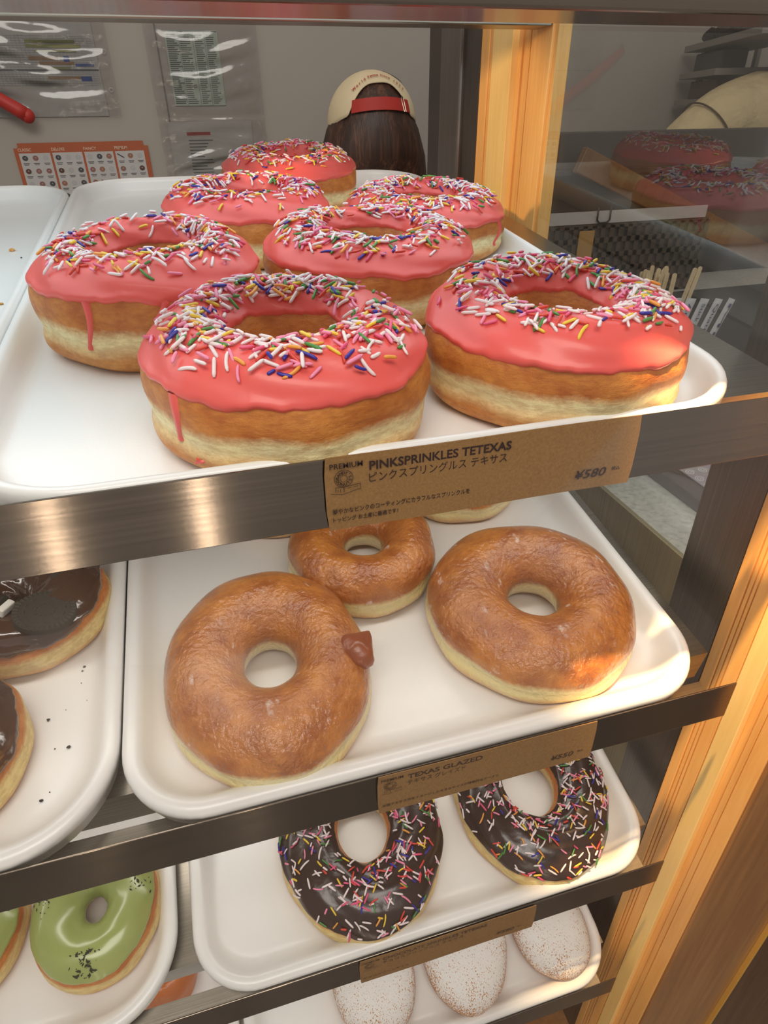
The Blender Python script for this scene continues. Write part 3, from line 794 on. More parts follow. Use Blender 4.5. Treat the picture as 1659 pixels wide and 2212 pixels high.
def price_card(k, x, z, w, h, title, tx, kana, kx, price, desc, label, ink, curl=0.0):
    root = empty('price_card', (x, -.0016, z - h)); tag(root, label, 'price card', 'kraft price cards on the rails')
    # card sheet with tiny thickness and rounded corners
    n = 24; V = []; F = []
    for yy in (0, -.0006):
        for i in range(n + 1):
            fx = i / n
            for fz in (0, .25, .5, .75, 1):
                wv = -.0005 * (1 - cos(fx * 9)) * curl
                cr = .0008 * (abs(fx - .5) > .499) * (abs(fz - .5) > .49)
                V.append((fx * w + (cr if fx < .5 else -cr), yy + wv, fz * h))
    m = 5; L = (n + 1) * m
    for i in range(n):
        for j in range(4):
            a = i * m + j; F.append((a, a + 1, a + m + 1, a + m)); F.append((L + a, L + a + m, L + a + m + 1, L + a + 1))
        a = i * m; F.append((a, a + m, L + a + m, L + a)); a += 4; F.append((a, L + a, L + a + m, a + m))
    for j in range(4):
        a = j; F.append((a, L + a, L + a + 1, a + 1)); a = n * m + j; F.append((a, a + 1, L + a + 1, L + a))
    me = mesh(V, F); bm = bmesh.new(); bm.from_mesh(me); bmesh.ops.recalc_face_normals(bm, faces=bm.faces); bm.to_mesh(me); bm.free()
    link('card', me, [M_KRAFT], root)
    Y = -.0006 - .0001 - .001 * curl
    T = h  # top
    place_text('heading_lettering', [('PREMIUM', .0022, .0160, T - .0048 - .0002, .0024, .014, 0), (title, .0187, tx, T - .0074, .0041, .022, 0)], ink, root, Y)
    place_text('katakana_lettering', [(kana, .0185, kx, T - .0133, .0043, .0, 0)], ink, root, Y)
    place_text('price_lettering', [(price, .1160, .1322, T - .0283, .0046, .012, .2), ('税込', .1350, .1393, T - .0265, .0019, .01, 0)], ink, root, Y)
    place_text('description_lettering', desc, ink, root, Y)
    # emblem: ring doughnut with a low building under it
    cx, cz = .0078, T - .0098
    ring = lambda r_, k_=28: [(cx + r_ * cos(2 * pi * i / k_), cz + r_ * sin(2 * pi * i / k_)) for i in range(k_ + 1)]
    L2 = [ring(.0039), ring(.0015)]
    bx = .0022; bz = T - .0142
    L2 += [[(bx, bz - .0022), (bx + .0048, bz - .0030), (bx + .0128, bz - .0012)], [(bx + .002, bz - .0017), (bx + .002, bz + .0006), (bx + .0055, bz + .0004), (bx + .0125, bz + .0012), (bx + .0125, bz - .0006)],
           [(bx + .0055, bz + .0002), (bx + .0055, bz - .0020)], [(bx + .003, bz - .0005), (bx + .003, bz - .0018)], [(bx + .004, bz - .0004), (bx + .004, bz - .0018)], [(bx + .007, bz - .0004), (bx + .0085, bz - .0003)], [(bx + .0095, bz - .0002), (bx + .0115, bz + .0001)]]
    strokes('emblem_outline', L2, .00022, ink, root, Y)
    bm = bmesh.new()
    for word, a0, a1, flip in (("RANDY'S", pi * .93, pi * .07, 1), ('DONUTS', -pi * .90, -pi * .10, -1)):
        for i, ch in enumerate(word):
            a = a0 + (a1 - a0) * i / (len(word) - 1)
            me = text_mesh(ch, .03); b0, b1, b2, b3 = bounds(me); s = .0013 / .72
            ro = a - pi / 2 if flip == 1 else a + pi / 2
            for v in me.vertices:
                px = (v.co.x - (b0 + b1) / 2) * s; pz = (v.co.y - .36) * s
                rx = px * cos(ro) - pz * sin(ro); rz = px * sin(ro) + pz * cos(ro)
                v.co = Vector((cx + .00275 * cos(a) + rx, Y, cz + .00275 * sin(a) + rz))
            bm.from_mesh(me); bpy.data.meshes.remove(me)
    link('emblem_lettering', bm_mesh(bm), [ink], root)
    return root
price_card(0, .2247, .0016, .1462, .0345, 'PINKSPRINKLES TETEXAS', .0821, 'ピンクスプリングルス テキサス', .0805, '¥580',
    [('鮮やかなピンクのコーティングにカラフルなスプリンクルを', .0024, .0640, .0080, .0025, .012, 0), ('トッピング お土産に最適です！', .0024, .0310, .0040, .0025, .012, 0)],
    'kraft paper price card reading 580 yen on the top rail, pink sprinkles name', M_INK, .6)
price_card(1, .2430, ZL[1] + .0018, .1460, .0352, 'TEXAS GLAZED', .0668, 'テキサス グレイズド', .0560, '¥550',
    [('米国テキサス州をイメージした大きなサイズが特徴的なドーナツ', .0025, .0795, .0058, .0024, .01, 0)],
    'kraft paper price card reading 550 yen on the second rail', M_INK_FADED if False else simple('worn_ink', (62, 38, 26), .7), .3)
price_card(2, .2245, ZL[2] + .0016, .1500, .0352, 'CHOCOLATE SPRINKLES TETEXAS', .1060, 'チョコスプリンクルス テキサス', .0860, '¥580',
    [('チョコスプリンクルス', .0025, .0400, .0060, .0022, .01, 0)],
    'kraft paper price card with faded lettering on the third rail', M_INK_FADED, .3)

# ---------------------------------------------------------------- back wall papers
M_PAPER = simple('white_paper', (168, 165, 160), .7)
YW = 1.597
def wtext(name, items, mat, parent, y): return place_text(name, items, mat, parent, y)
def flat(name, lst, mat, parent, y, th=.0006):
    bm = bmesh.new()
    for (x0, x1, z0, z1) in lst: box_bm(bm, x0, x1, y - th, y, z0, z1)
    return link(name, bm_mesh(bm), [mat], parent)
def sleeve_mesh(w, h, seed, amp=.0025):
    r = random.Random(seed); p = [r.uniform(0, 6.28) for _ in range(10)]; n = 40; V = []; F = []
    for j in range(n + 1):
        for i in range(n + 1):
            x, z = i / n * w, j / n * h
            f = sin(pi * i / n) * sin(pi * j / n)
            d = amp * f ** .5 * (.6 * sin(18 * z / h + 2.2 * sin(3 * x / w + p[0]) + p[1]) + .4 * sin(31 * z / h + 3 * sin(4 * x / w + p[2])) + .35 * sin(7 * x / w + 6 * z / h + p[3]))
            V.append((x, -.003 - d, z))
    for j in range(n):
        for i in range(n):
            a = j * (n + 1) + i; F.append((a, a + 1, a + n + 2, a + n + 1))
    return mesh(V, F)
def lines_block(x0, x1, z0, z1, n, r, fill=.5):
    L = []
    for i in range(n):
        z = z1 - (i + .5) / n * (z1 - z0); L.append((x0, x0 + (x1 - x0) * r.uniform(.4, 1), z - (z1 - z0) / n * fill / 2, z + (z1 - z0) / n * fill / 2))
    return L
rr = random.Random(5)
# sheet 1: rota chart
s1 = empty('plastic_sleeve', (-.260, YW, .119)); tag(s1, 'clear plastic sleeve at top left of the back wall, holding a coloured rota chart', 'poster', 'papers in clear sleeves on the back wall')
flat('paper_sheet', [(0, .31, .0, .187)], M_PAPER, s1, 0)
M_GRID = simple('printed_grey', (120, 118, 116), .7)
flat('chart_grid', [(.0, .305, .058 + i * .0042, .0588 + i * .0042) for i in range(22)] + [(.01 + i * .0075, .0106 + i * .0075, .058, .148) for i in range(39)], simple('grid_ink', (150, 149, 150), .7), s1, -.0008, .0003)
flat('chart_bars', [(.17, .27, .134, .140), (.17, .28, .126, .132), (.185, .27, .118, .122), (.21, .25, .086, .092)], simple('olive_print', (128, 128, 84), .7), s1, -.0013, .0003)
flat('chart_bars', [(.17, .23, .104, .111), (.19, .26, .096, .102), (.20, .27, .070, .075)], simple('brown_print', (140, 112, 84), .7), s1, -.0013, .0003)
flat('chart_bars', [(.240, .252, .101, .111), (.268, .290, .066, .075), (.262, .30, .093, .098)], simple('blue_print', (58, 76, 134), .7), s1, -.0014, .0003)
flat('chart_bars', [(.0, .308, .0855, .0875)], simple('dark_print', (70, 70, 68), .7), s1, -.0014, .0003)
link('sleeve', sleeve_mesh(.338, .192, 1, .004), [M_SLEEVE], s1, (0, -.002, -.001), smooth=True)
for zz in (.12, .05): 
    V, F = tube_data([(.326 + .004 * cos(a * pi / 6), -.004, zz + .004 * sin(a * pi / 6)) for a in range(12)], .0006, 5, True); link('punch_hole', mesh(V, F), [simple('hole_rim', (214, 212, 208), .4)], s1)
# sheet 2: price list
s2 = empty('plastic_sleeve', (.156, YW, .119)); tag(s2, 'clear plastic sleeve in the middle of the back wall, holding a dense table', 'poster', 'papers in clear sleeves on the back wall')
flat('paper_sheet', [(.044, .160, .018, .160)], simple('greenish_paper', (176, 184, 172), .7), s2, 0)
L = []
for i in range(34):
    z = .022 + i * .0039; L += [(.047, .068 + rr.uniform(-.006, .006), z, z + .0022), (.075, .100 + rr.uniform(-.012, .0), z, z + .0016), (.108, .128 - rr.uniform(0, .01), z, z + .0016), (.133, .154 - rr.uniform(0, .01), z, z + .0016)]
flat('table_print', L, simple('table_ink', (96, 98, 94), .7), s2, -.0008, .0003)
flat('table_print', [(.047 , .158, .157, .1585), (.073, .0735, .018, .158), (.104, .1045, .018, .158), (.130, .1305, .018, .158)], simple('dark_print', (70, 70, 68), .7), s2, -.0009, .0003)
link('sleeve', sleeve_mesh(.248, .184, 2), [M_SLEEVE], s2, (0, -.002, -.001), smooth=True)
s3 = empty('plastic_sleeve', (.156, YW, -.055)); tag(s3, 'clear plastic sleeve below the table sheet, holding a notice with red heading', 'poster', 'papers in clear sleeves on the back wall')
flat('paper_sheet', [(.02, .215, .0, .160)], simple('dull_paper', (172, 168, 162), .7), s3, 0)
flat('notice_print', lines_block(.062, .120, .03, .125, 14, rr, .35) + lines_block(.062, .10, .005, .028, 4, rr, .35), simple('table_ink', (96, 98, 94), .7), s3, -.0008, .0003)
flat('notice_heading', [(.060, .115, .132, .139)], simple('dull_red_print', (150, 66, 62), .7), s3, -.0009, .0003)
link('sleeve', sleeve_mesh(.248, .168, 3), [M_SLEEVE], s3, (0, -.002, -.001), smooth=True)
# menu poster
mn = empty('menu_poster', (-.170, YW, -.145)); tag(mn, 'orange bordered doughnut menu poster low on the back wall at left', 'poster')
bm = bmesh.new(); box_bm(bm, 0, .292, -.0012, 0, 0, .214)
es = [e for e in bm.edges if abs(e.verts[0].co.x - e.verts[1].co.x) < 1e-6 and abs(e.verts[0].co.z - e.verts[1].co.z) < 1e-6]
bmesh.ops.bevel(bm, geom=es, offset=.010, segments=5, affect='EDGES')
link('board', bm_mesh(bm), [simple('orange_print', (170, 84, 44), .6)], mn)
cols = [(.0085, .0745), (.0795, .1435), (.1485, .2115), (.2165, .2810)]
flat('menu_panel', [(a, b, .006, .194) for a, b in cols], simple('menu_white', (190, 188, 186), .7), mn, -.0012, .0004)
for (a, b), t_ in zip(cols, ('CLASSIC', 'DELUXE', 'FANCY', 'PREMIUM')):
    place_text('menu_heading', [(t_, a, a + .028, .198, .0060, .01, 0)], simple('menu_cream', (220, 196, 170), .7), mn, -.0015)
DC = [(150, 104, 84), (60, 54, 56), (140, 98, 90), (90, 60, 46), (178, 176, 176), (70, 72, 74)]
bins = {i: [] for i in range(6)}; tl = []
for (a, b) in cols:
    for row in range(6):
        for c in range(3):
            cx = a + (c + .5) * (b - a) / 3; cz = .184 - row * .0265
            bins[rr.randrange(6)].append((cx, cz, rr.random() < .15))
            tl.append((cx - .0065, cx + .0065, cz - .0115, cz - .0098)); tl.append((cx - .005, cx + .005, cz - .0142, cz - .0128))
for i, lst in bins.items():
    V = []; F = []
    for cx, cz, bar in lst:
        if bar:
            b0 = len(V); V += [(cx - .008, -.0018, cz + .004), (cx - .006, -.0018, cz + .0055), (cx + .008, -.0018, cz - .003), (cx + .006, -.0018, cz - .005)]; F.append((b0, b0 + 1, b0 + 2, b0 + 3)); continue
        b0 = len(V); n = 12
        for q in range(n): V.append((cx + .0062 * cos(2 * pi * q / n), -.0018, cz + .0055 * sin(2 * pi * q / n)))
        for q in range(n): V.append((cx + .0012 * cos(2 * pi * q / n), -.0018, cz + .0008 + .001 * sin(2 * pi * q / n)))
        for q in range(n): F.append((b0 + q, b0 + (q + 1) % n, b0 + n + (q + 1) % n, b0 + n + q))
    if V: link('printed_doughnuts', mesh(V, F), [simple('menu_print_%d' % i, DC[i], .7)], mn)
flat('menu_captions', tl, simple('caption_ink', (92, 90, 90), .7), mn, -.0016, .0002)

# red handle hanging on the wall at the left
rh = empty('red_handle', (-.150, 1.56, .146)); tag(rh, 'red rounded handle poking in at the upper left of the back wall', 'utensil')
P = [(-.16, .02, .10), (-.12, .012, .075), (-.07, .0, .043), (-.02, -.004, .012), (.020, -.004, -.014), (.034, -.004, -.024)]
V, F = tube_data(P, [.010, .012, .013, .013, .0145, .0145], 14)
link('grip', mesh(V, F), [simple('red_rubber', (186, 44, 36), .5)], rh, smooth=True)
bm = bmesh.new(); bmesh.ops.create_uvsphere(bm, u_segments=14, v_segments=10, radius=.0148)
link('grip_end', bm_mesh(bm), [simple('red_rubber', (186, 44, 36), .5)], rh, (.035, -.004, -.0245), smooth=True)
V, F = tube_data([(-.16, .02, .10), (-.17, .037, .115)], .004, 8); link('wall_hook', mesh(V, F), [M_STEEL_SHELF], rh)

# ---------------------------------------------------------------- people
def skin_body(name, joints, edges, mat, parent, sub=2):
    """joints: name -> (pos, radius)"""
    names = list(joints); idx = {n: i for i, n in enumerate(names)}
    me = bpy.data.meshes.new(name); me.from_pydata([joints[n][0] for n in names], [(idx[a], idx[b]) for a, b in edges], [])
    o = link(name, me, [mat], parent)
    md = o.modifiers.new('skin', 'SKIN'); sv = me.skin_vertices[0].data
    for n in names:
        r = joints[n][1]; sv[idx[n]].radius = r if isinstance(r, tuple) else (r, r)
    sv[0].use_root = True
    s = o.modifiers.new('sub', 'SUBSURF'); s.levels = sub; s.render_levels = sub
    bpy.context.view_layer.update()
    m2 = bpy.data.meshes.new_from_object(o.evaluated_get(bpy.context.evaluated_depsgraph_get()))
    o.modifiers.clear(); o.data = m2; m2.polygons.foreach_set('use_smooth', [True] * len(m2.polygons))
    if not m2.materials: m2.materials.append(mat)
    return o
M_SKIN = simple('skin', (196, 146, 116), .55, sss=.1)
def figure(name, loc, rotz, label, shirt, scale=1.0, arms='down', hairmat=None):
    root = empty(name, loc, (0, 0, rotz)); tag(root, label, 'person')
    s = scale
    J = {'pelvis': ((0, 0, .90), (.13, .10)), 'belly': ((0, .0, 1.02), (.12, .095)), 'chest': ((0, .01, 1.20), (.135, .10)), 'neckb': ((0, .015, 1.34), (.06, .06)), 'neck': ((0, .01, 1.39), .046), 'skull0': ((0, 0, 1.45), (.062, .07)), 'skull1': ((0, 0, 1.54), (.070, .082)), 'skull2': ((0, 0, 1.60), (.045, .055))}
    E = [('pelvis', 'belly'), ('belly', 'chest'), ('chest', 'neckb'), ('neckb', 'neck'), ('neck', 'skull0'), ('skull0', 'skull1'), ('skull1', 'skull2')]
    for sd, n in ((-1, 'l'), (1, 'r')):
        J['sh' + n] = ((.165 * sd, .01, 1.30), .050 if arms == 'down' else .058)
        if arms == 'down':
            J['el' + n] = ((.215 * sd, .01, 1.03), .037); J['wr' + n] = ((.20 * sd, .12, .86), .025); J['hd' + n] = ((.19 * sd, .17, .82), (.032, .014))
            tip = Vector((.19 * sd, .17, .82)); dr = Vector((-.1 * sd, .8, -.6)).normalized()
        else:
            J['el' + n] = ((.275 * sd, .02, 1.215), .046); J['wr' + n] = ((.30 * sd, .17, 1.06), .026); J['hd' + n] = ((.31 * sd, .22, 1.03), (.032, .014))
            tip = Vector((.31 * sd, .22, 1.03)); dr = Vector((.1 * sd, .98, -.1)).normalized()
        side = Vector((1, 0, 0))
        for q in range(4):
            b = tip + side * (.024 - .016 * q) * sd + dr * .02; L = (.058, .066, .072, .062)[q]
            J['f%s%d' % (n, q)] = (tuple(b), .0085); J['g%s%d' % (n, q)] = (tuple(b + dr * L * .55 + Vector((0, 0, -.006))), .008); J['t%s%d' % (n, q)] = (tuple(b + dr * L * .9 + Vector((0, 0, -.024))), .0068)
            E += [('hd' + n, 'f%s%d' % (n, q)), ('f%s%d' % (n, q), 'g%s%d' % (n, q)), ('g%s%d' % (n, q), 't%s%d' % (n, q))]
        tb = tip - side * .03 * sd - dr * .005
        J['th' + n] = (tuple(tb), .010); J['ti' + n] = (tuple(tb - side * .018 * sd + dr * .035), .0085)
        E += [('hd' + n, 'th' + n), ('th' + n, 'ti' + n)]
        J['hip' + n] = ((.085 * sd, 0, .84), .078); J['kn' + n] = ((.095 * sd, .01, .47), .052); J['an' + n] = ((.095 * sd, -.01, .09), .036); J['toe' + n] = ((.10 * sd, .13, .035), .032)
        E += [('neckb', 'sh' + n), ('sh' + n, 'el' + n), ('el' + n, 'wr' + n), ('wr' + n, 'hd' + n), ('pelvis', 'hip' + n), ('hip' + n, 'kn' + n), ('kn' + n, 'an' + n), ('an' + n, 'toe' + n)]
    J = {k: (tuple(Vector(v[0]) * s), tuple(q * s for q in v[1]) if isinstance(v[1], tuple) else v[1] * s) for k, v in J.items()}
    skin_body('body', J, E, M_SKIN, root)
    # clothes a little larger than the body
    JS = {}; ES = []
    for k in ('pelvis', 'belly', 'chest', 'neckb', 'shl', 'shr', 'ell', 'elr', 'hipl', 'hipr'):
        p, r = J[k]; JS[k] = (p, tuple(q + .016 * s for q in r) if isinstance(r, tuple) else r + .014 * s)
    for a, b in E:
        if a in JS and b in JS: ES.append((a, b))
    skin_body('shirt', JS, ES, shirt, root)
    JT = {}; ET = []
    for k in ('pelvis', 'hipl', 'hipr', 'knl', 'knr', 'anl', 'anr'):
        p, r = J[k]; JT[k] = (p, tuple(q + .010 * s for q in r) if isinstance(r, tuple) else r + .014 * s)
    for a, b in E:
        if a in JT and b in JT: ET.append((a, b))
    skin_body('trousers', JT, ET, simple('dark_trousers', (44, 44, 50), .8), root)
    # face
    fz = 1.50 * s
    for sd in (-1, 1):
        bm = bmesh.new(); bmesh.ops.create_uvsphere(bm, u_segments=12, v_segments=8, radius=.011 * s)
        link('eye', bm_mesh(bm), [simple('eye_dark', (40, 30, 26), .2)], root, (.028 * sd * s, .070 * s, fz + .01), smooth=True)
        bm = bmesh.new(); bmesh.ops.create_uvsphere(bm, u_segments=12, v_segments=8, radius=.022 * s)
        for v in bm.verts: v.co.x *= .35; v.co.y *= .6
        link('ear', bm_mesh(bm), [M_SKIN], root, (.070 * sd * s, 0, fz), smooth=True)
    bm = bmesh.new(); bmesh.ops.create_cone(bm, cap_ends=True, segments=10, radius1=.014 * s, radius2=.006 * s, depth=.035 * s)
    link('nose', bm_mesh(bm), [M_SKIN], root, (0, .080 * s, fz - .012), (rad(-25), 0, 0), True)
    bm = bmesh.new(); bmesh.ops.create_uvsphere(bm, u_segments=14, v_segments=8, radius=.02 * s)
    for v in bm.verts: v.co.y *= .3; v.co.z *= .3
    link('mouth', bm_mesh(bm), [simple('lips', (176, 96, 90), .5)], root, (0, .070 * s, fz - .045), smooth=True)
    return root
def hairmat():
    m, nt, b = newmat('brown_hair'); n = noise(nt, coord(nt, (1, 1, .035)), 240, 4, .7); n2 = noise(nt, coord(nt, (1, 1, .08)), 50, 2)
    f = math_(nt, 'ADD', math_(nt, 'MULTIPLY', n, .6), math_(nt, 'MULTIPLY', n2, .4))
    nt.links.new(ramp(nt, f, [(.35, (38, 22, 14)), (.52, (66, 40, 26)), (.68, (122, 80, 54))]), b.inputs['Base Color'])
    b.inputs['Roughness'].default_value = .45; bump(nt, b, n, .5, .002); return m
M_HAIR = hairmat()
# the worker with the cap, facing away; head top at z = .19
HX, HY = .592, 1.29
p1 = figure('person', (HX, HY, FLOOR_Z), 0, 'person seen from behind wearing a cream cap with red strap, long brown hair', simple('white_shirt', (206, 204, 200), .8), .93)
HC = Vector((0, 0, .098 - FLOOR_Z))     # centre of the cap dome in the person's frame
def hair():
    V = []; F = []; lv = [(.088, .012, .012), (.080, .040, .040), (.066, .056, .058), (.045, .071, .074), (.018, .083, .085), (-.01, .097, .091), (-.035, .106, .092), (-.06, .114, .092), (-.10, .120, .090), (-.15, .122, .086), (-.20, .118, .080), (-.24, .100, .070)]
    n = 64
    r = random.Random(3)
    for (z, a, b) in lv:
        for i in range(n):
            u = 2 * pi * i / n; w = 1 + (.010 * sin(13 * u) + .008 * sin(29 * u + z * 20)) * (z < .01)
            front = sin(u) > .5 and z < .03
            k = .75 if front else 1
            V.append((a * w * cos(u), b * w * sin(u) * (k if z > -.1 else .8) - .004, z))
    for j in range(len(lv) - 1):
        for i in range(n): F.append((j * n + i, (j + 1) * n + i, (j + 1) * n + (i + 1) % n, j * n + (i + 1) % n))
    F.append(tuple(range(n)))
    me = mesh(V, F); bm = bmesh.new(); bm.from_mesh(me); bmesh.ops.recalc_face_normals(bm, faces=bm.faces); bm.to_mesh(me); bm.free()
    return me
link('hair', hair(), [M_HAIR], p1, HC, smooth=True)
M_CAP = simple('cream_cotton', (226, 208, 170), .85, bumpy=(900, .3, .0006))
def cap_point(phi, el, R=.094):
    # phi 0 faces the camera (-Y); slightly taller than wide
    x = R * cos(el) * sin(phi) * .98; y = -R * cos(el) * cos(phi) * 1.02; zz = R * 1.0 * sin(el)
    return Vector((x, y, zz))
def cap():
    n = 120; m = 20; V = []; F = []
    for i in range(n):
        ph = -pi + 2 * pi * i / n; a = abs(ph)
        if a < rad(40): lo = rad(45) - (a / rad(40)) ** 3.4 * rad(27)
        elif a < rad(46): lo = rad(18) - (a - rad(40)) / rad(6) * rad(12)
        else: lo = rad(6) - min(1, (a - rad(46)) / rad(44)) * rad(12)
        for j in range(m):
            el = lo + (pi / 2 - lo) * j / (m - 1)
            p = cap_point(ph, el); V.append(p * (1 + .008 * sin(6 * ph) * cos(el)))
    for i in range(n):
        for j in range(m - 1): F.append((i * m + j, ((i + 1) % n) * m + j, ((i + 1) % n) * m + j + 1, i * m + j + 1))
    me = mesh(V, F); bm = bmesh.new(); bm.from_mesh(me); bmesh.ops.remove_doubles(bm, verts=bm.verts, dist=1e-5); bmesh.ops.recalc_face_normals(bm, faces=bm.faces)
    bmesh.ops.solidify(bm, geom=bm.faces[:], thickness=.002); bm.to_mesh(me); bm.free(); return me
cp = link('cap', cap(), [M_CAP], p1, HC, (rad(-4), 0, 0), True)
V = []; F = []; n = 26
for i in range(n + 1):
    ph = rad(-41 + 84 * i / n)
    for el, rr_ in ((rad(8), .0955), (rad(22), .0955), (rad(22), .0935), (rad(8), .0935)):
        V.append(cap_point(ph, el + rad(3) * cos(ph * 2), rr_))
for i in range(n):
    for j in range(4): F.append((i * 4 + j, (i + 1) * 4 + j, (i + 1) * 4 + (j + 1) % 4, i * 4 + (j + 1) % 4))
link('cap_strap', mesh(V, F), [simple('red_strap', (176, 40, 30), .6)], cp)
V, F = tube_data([cap_point(rad(30), rad(9), .0965), cap_point(rad(29), rad(24), .0965), cap_point(rad(31), rad(26), .0965), cap_point(rad(33), rad(24), .0965), cap_point(rad(33), rad(9), .0965)], .0009, 6, True)
link('cap_buckle', mesh(V, F), [simple('buckle_metal', (180, 170, 150), .3, 1)], cp)
bm = bmesh.new(); msg = 'World Famous Since 1952'
for i, ch in enumerate(msg):
    if ch == ' ': continue
    f = i / (len(msg) - 1) * 2 - 1
    me = text_mesh(ch, .03); b0, b1, b2, b3 = bounds(me); s = .0085
    ph = rad(40) * f; el = rad(55) - (abs(f)) ** 2.2 * rad(20)
    c = cap_point(ph, el, .0972); ce = cap_point(ph + .01, rad(55) - abs(f + .0144) ** 2.2 * rad(20), .0972); tx = (ce - c).normalized(); nn = c.normalized(); up = nn.cross(tx)
    if up.z < 0: up = -up
    for v in me.vertices:
        v.co = c + tx * (v.co.x - (b0 + b1) / 2) * s + up * (v.co.y - .3) * s
    bm.from_mesh(me); bpy.data.meshes.remove(me)
link('cap_lettering', bm_mesh(bm), [simple('red_thread', (170, 52, 40), .7)], cp)
V = []; F = []
for i in range(9):
    f = i / 8
    for el in (rad(76), rad(68)): V.append(cap_point(rad(95 - 25 * f), el - rad(34) * f * .8, .0965))
for i in range(8): F.append((i * 2, i * 2 + 1, i * 2 + 3, i * 2 + 2))
link('cap_mark', mesh(V, F), [simple('dark_mark', (50, 34, 28), .8)], cp)

# second person: beige shoulder behind the dark counter at the right
M_BEIGE = simple('beige_shirt', (206, 184, 142), .85, bumpy=(14, .9, .02))
p2 = figure('person', (1.58, 1.19, FLOOR_Z), 0, 'person in a beige shirt at the right behind the dark counter, one raised shoulder visible', M_BEIGE, 1.11, 'out')
V, F = tube_data([(-.215 - .61 * .0755 * sin(a), .013 + .0755 * cos(a), 1.418 + .79 * .0755 * sin(a)) for a in [2 * pi * i / 40 for i in range(40)]], .0022, 6, True)
link('sleeve_seam', mesh(V, F), [simple('seam_brown', (84, 66, 44), .9)], p2, smooth=True)

# ---------------------------------------------------------------- things beyond the right side glass
M_DARK = simple('dark_laminate', (70, 64, 60), .5)
M_DARK2 = simple('darker_laminate', (52, 47, 44), .5)
ct = empty('side_counter', (.95, .5, FLOOR_Z)); tag(ct, 'speckled pale stone side counter right of the display case, below its glass side', 'counter')
def stone():
    m, nt, b = newmat('speckled_stone'); v = coord(nt); n = noise(nt, v, 180, 4, .7); n2 = noise(nt, v, 500, 2)
    c = ramp(nt, n, [(.3, (150, 146, 138)), (.5, (182, 178, 168)), (.7, (196, 192, 184))])
    c = mix(nt, ramp(nt, n2, [(.70, (0, 0, 0)), (.74, (255, 255, 255))]), c, (104, 98, 90))
    nt.links.new(c, b.inputs['Base Color']); b.inputs['Roughness'].default_value = .35; return m
boxes('worktop', [(-.41, .70, -.46, .46, -.02 - .182 - FLOOR_Z, -.182 - FLOOR_Z), (-.425, -.41, -.40, -.108, -.02 - .182 - FLOOR_Z, -.182 - FLOOR_Z)], stone(), ct)
box('counter_body', -.30, .68, -.44, .45, 0, -.2025 - FLOOR_Z, M_DARK2, ct)
mt = box('counter_shade_sheet', -.40, .40, -.19, .42, 0, .0015, simple('counter_shade_dark', (48, 44, 42), .8), None, .0005); mt.location = (1.07, .41, -.182); tag(mt, 'dark sheet added as shade on the pale stone side counter', 'mat')  # dark sheet added where the far counter top is only in shade
rc = empty('rear_counter', (1.5, 1.05, FLOOR_Z)); tag(rc, 'dark rear counter with a straight top edge, in front of the person in beige', 'counter')
box('upper_panel', -.80, .80, -.05, .0, .0, .082 - FLOOR_Z, M_DARK, rc, .002)
box('ledge', -.80, .80, -.075, -.0505, .012 - FLOOR_Z, .022 - FLOOR_Z, M_DARK2, rc, .001)
# storage basket with perforations, white label strip and clip
bk = empty('storage_basket', (.955, .86, -.182)); tag(bk, 'dark perforated plastic basket on the side counter with a white strip on its rim', 'basket')
bm = bmesh.new(); w = .33; hh = .125; cols_ = 18; rows_ = 5
for i in range(cols_ + 1):
    x = -w / 2 + w * i / cols_; box_bm(bm, x - .0045, x + .0045, -.012, -.008, 0, hh)
for j in range(rows_ + 1):
    z = hh * j / rows_; box_bm(bm, -w / 2, w / 2, -.012, -.008, max(0, z - .0045), z + .0045)
link('mesh_front', bm_mesh(bm), [simple('basket_brown', (74, 62, 52), .5)], bk)
bm = bmesh.new(); box_bm(bm, -w / 2, w / 2, -.0078, -.006, 0, hh); box_bm(bm, -w / 2, -w / 2 + .004, -.0055, .07, 0, hh); box_bm(bm, w / 2 - .004, w / 2, -.0055, .07, 0, hh); box_bm(bm, -w / 2, w / 2, .07, .074, 0, hh); box_bm(bm, -w / 2 + .004, w / 2 - .004, -.0055, .07, 0, .003)
link('basket_tub', bm_mesh(bm), [M_DARK2], bk)
box('label_strip', -w / 2, w / 2 - .01, -.0145, -.0125, hh + .004, hh + .024, simple('grey_white_strip', (176, 170, 166), .5), bk)
box('price_tag', -.105, -.075, -.0165, -.0148, .055, .118, simple('tan_tag', (170, 128, 70), .6), bk)
V, F = tube_data([(-.075, -.018, hh + .030), (-.075, -.0185, hh + .010), (-.070, -.0185, hh + .005), (-.055, -.0185, hh + .005), (-.050, -.0185, hh + .010), (-.050, -.018, hh + .030)], .0016, 8)
link('binder_clip', mesh(V, F), [simple('black_wire', (30, 28, 26), .4)], bk, smooth=True)
# added bar imitating a warm reflection in the side glass, behind the basket
wd = box('reflection_bar', -.28, .28, -.008, .008, -.022, .022, wood('reflection_bar_brown', (96, 64, 34), (112, 78, 44), (126, 90, 52)), None, .002)
wd.location = (1.16, .960, -.065); wd.rotation_euler = (0, rad(22), 0); tag(wd, 'long narrow bar imitating a warm reflection, slanting down behind the dark basket', 'board')
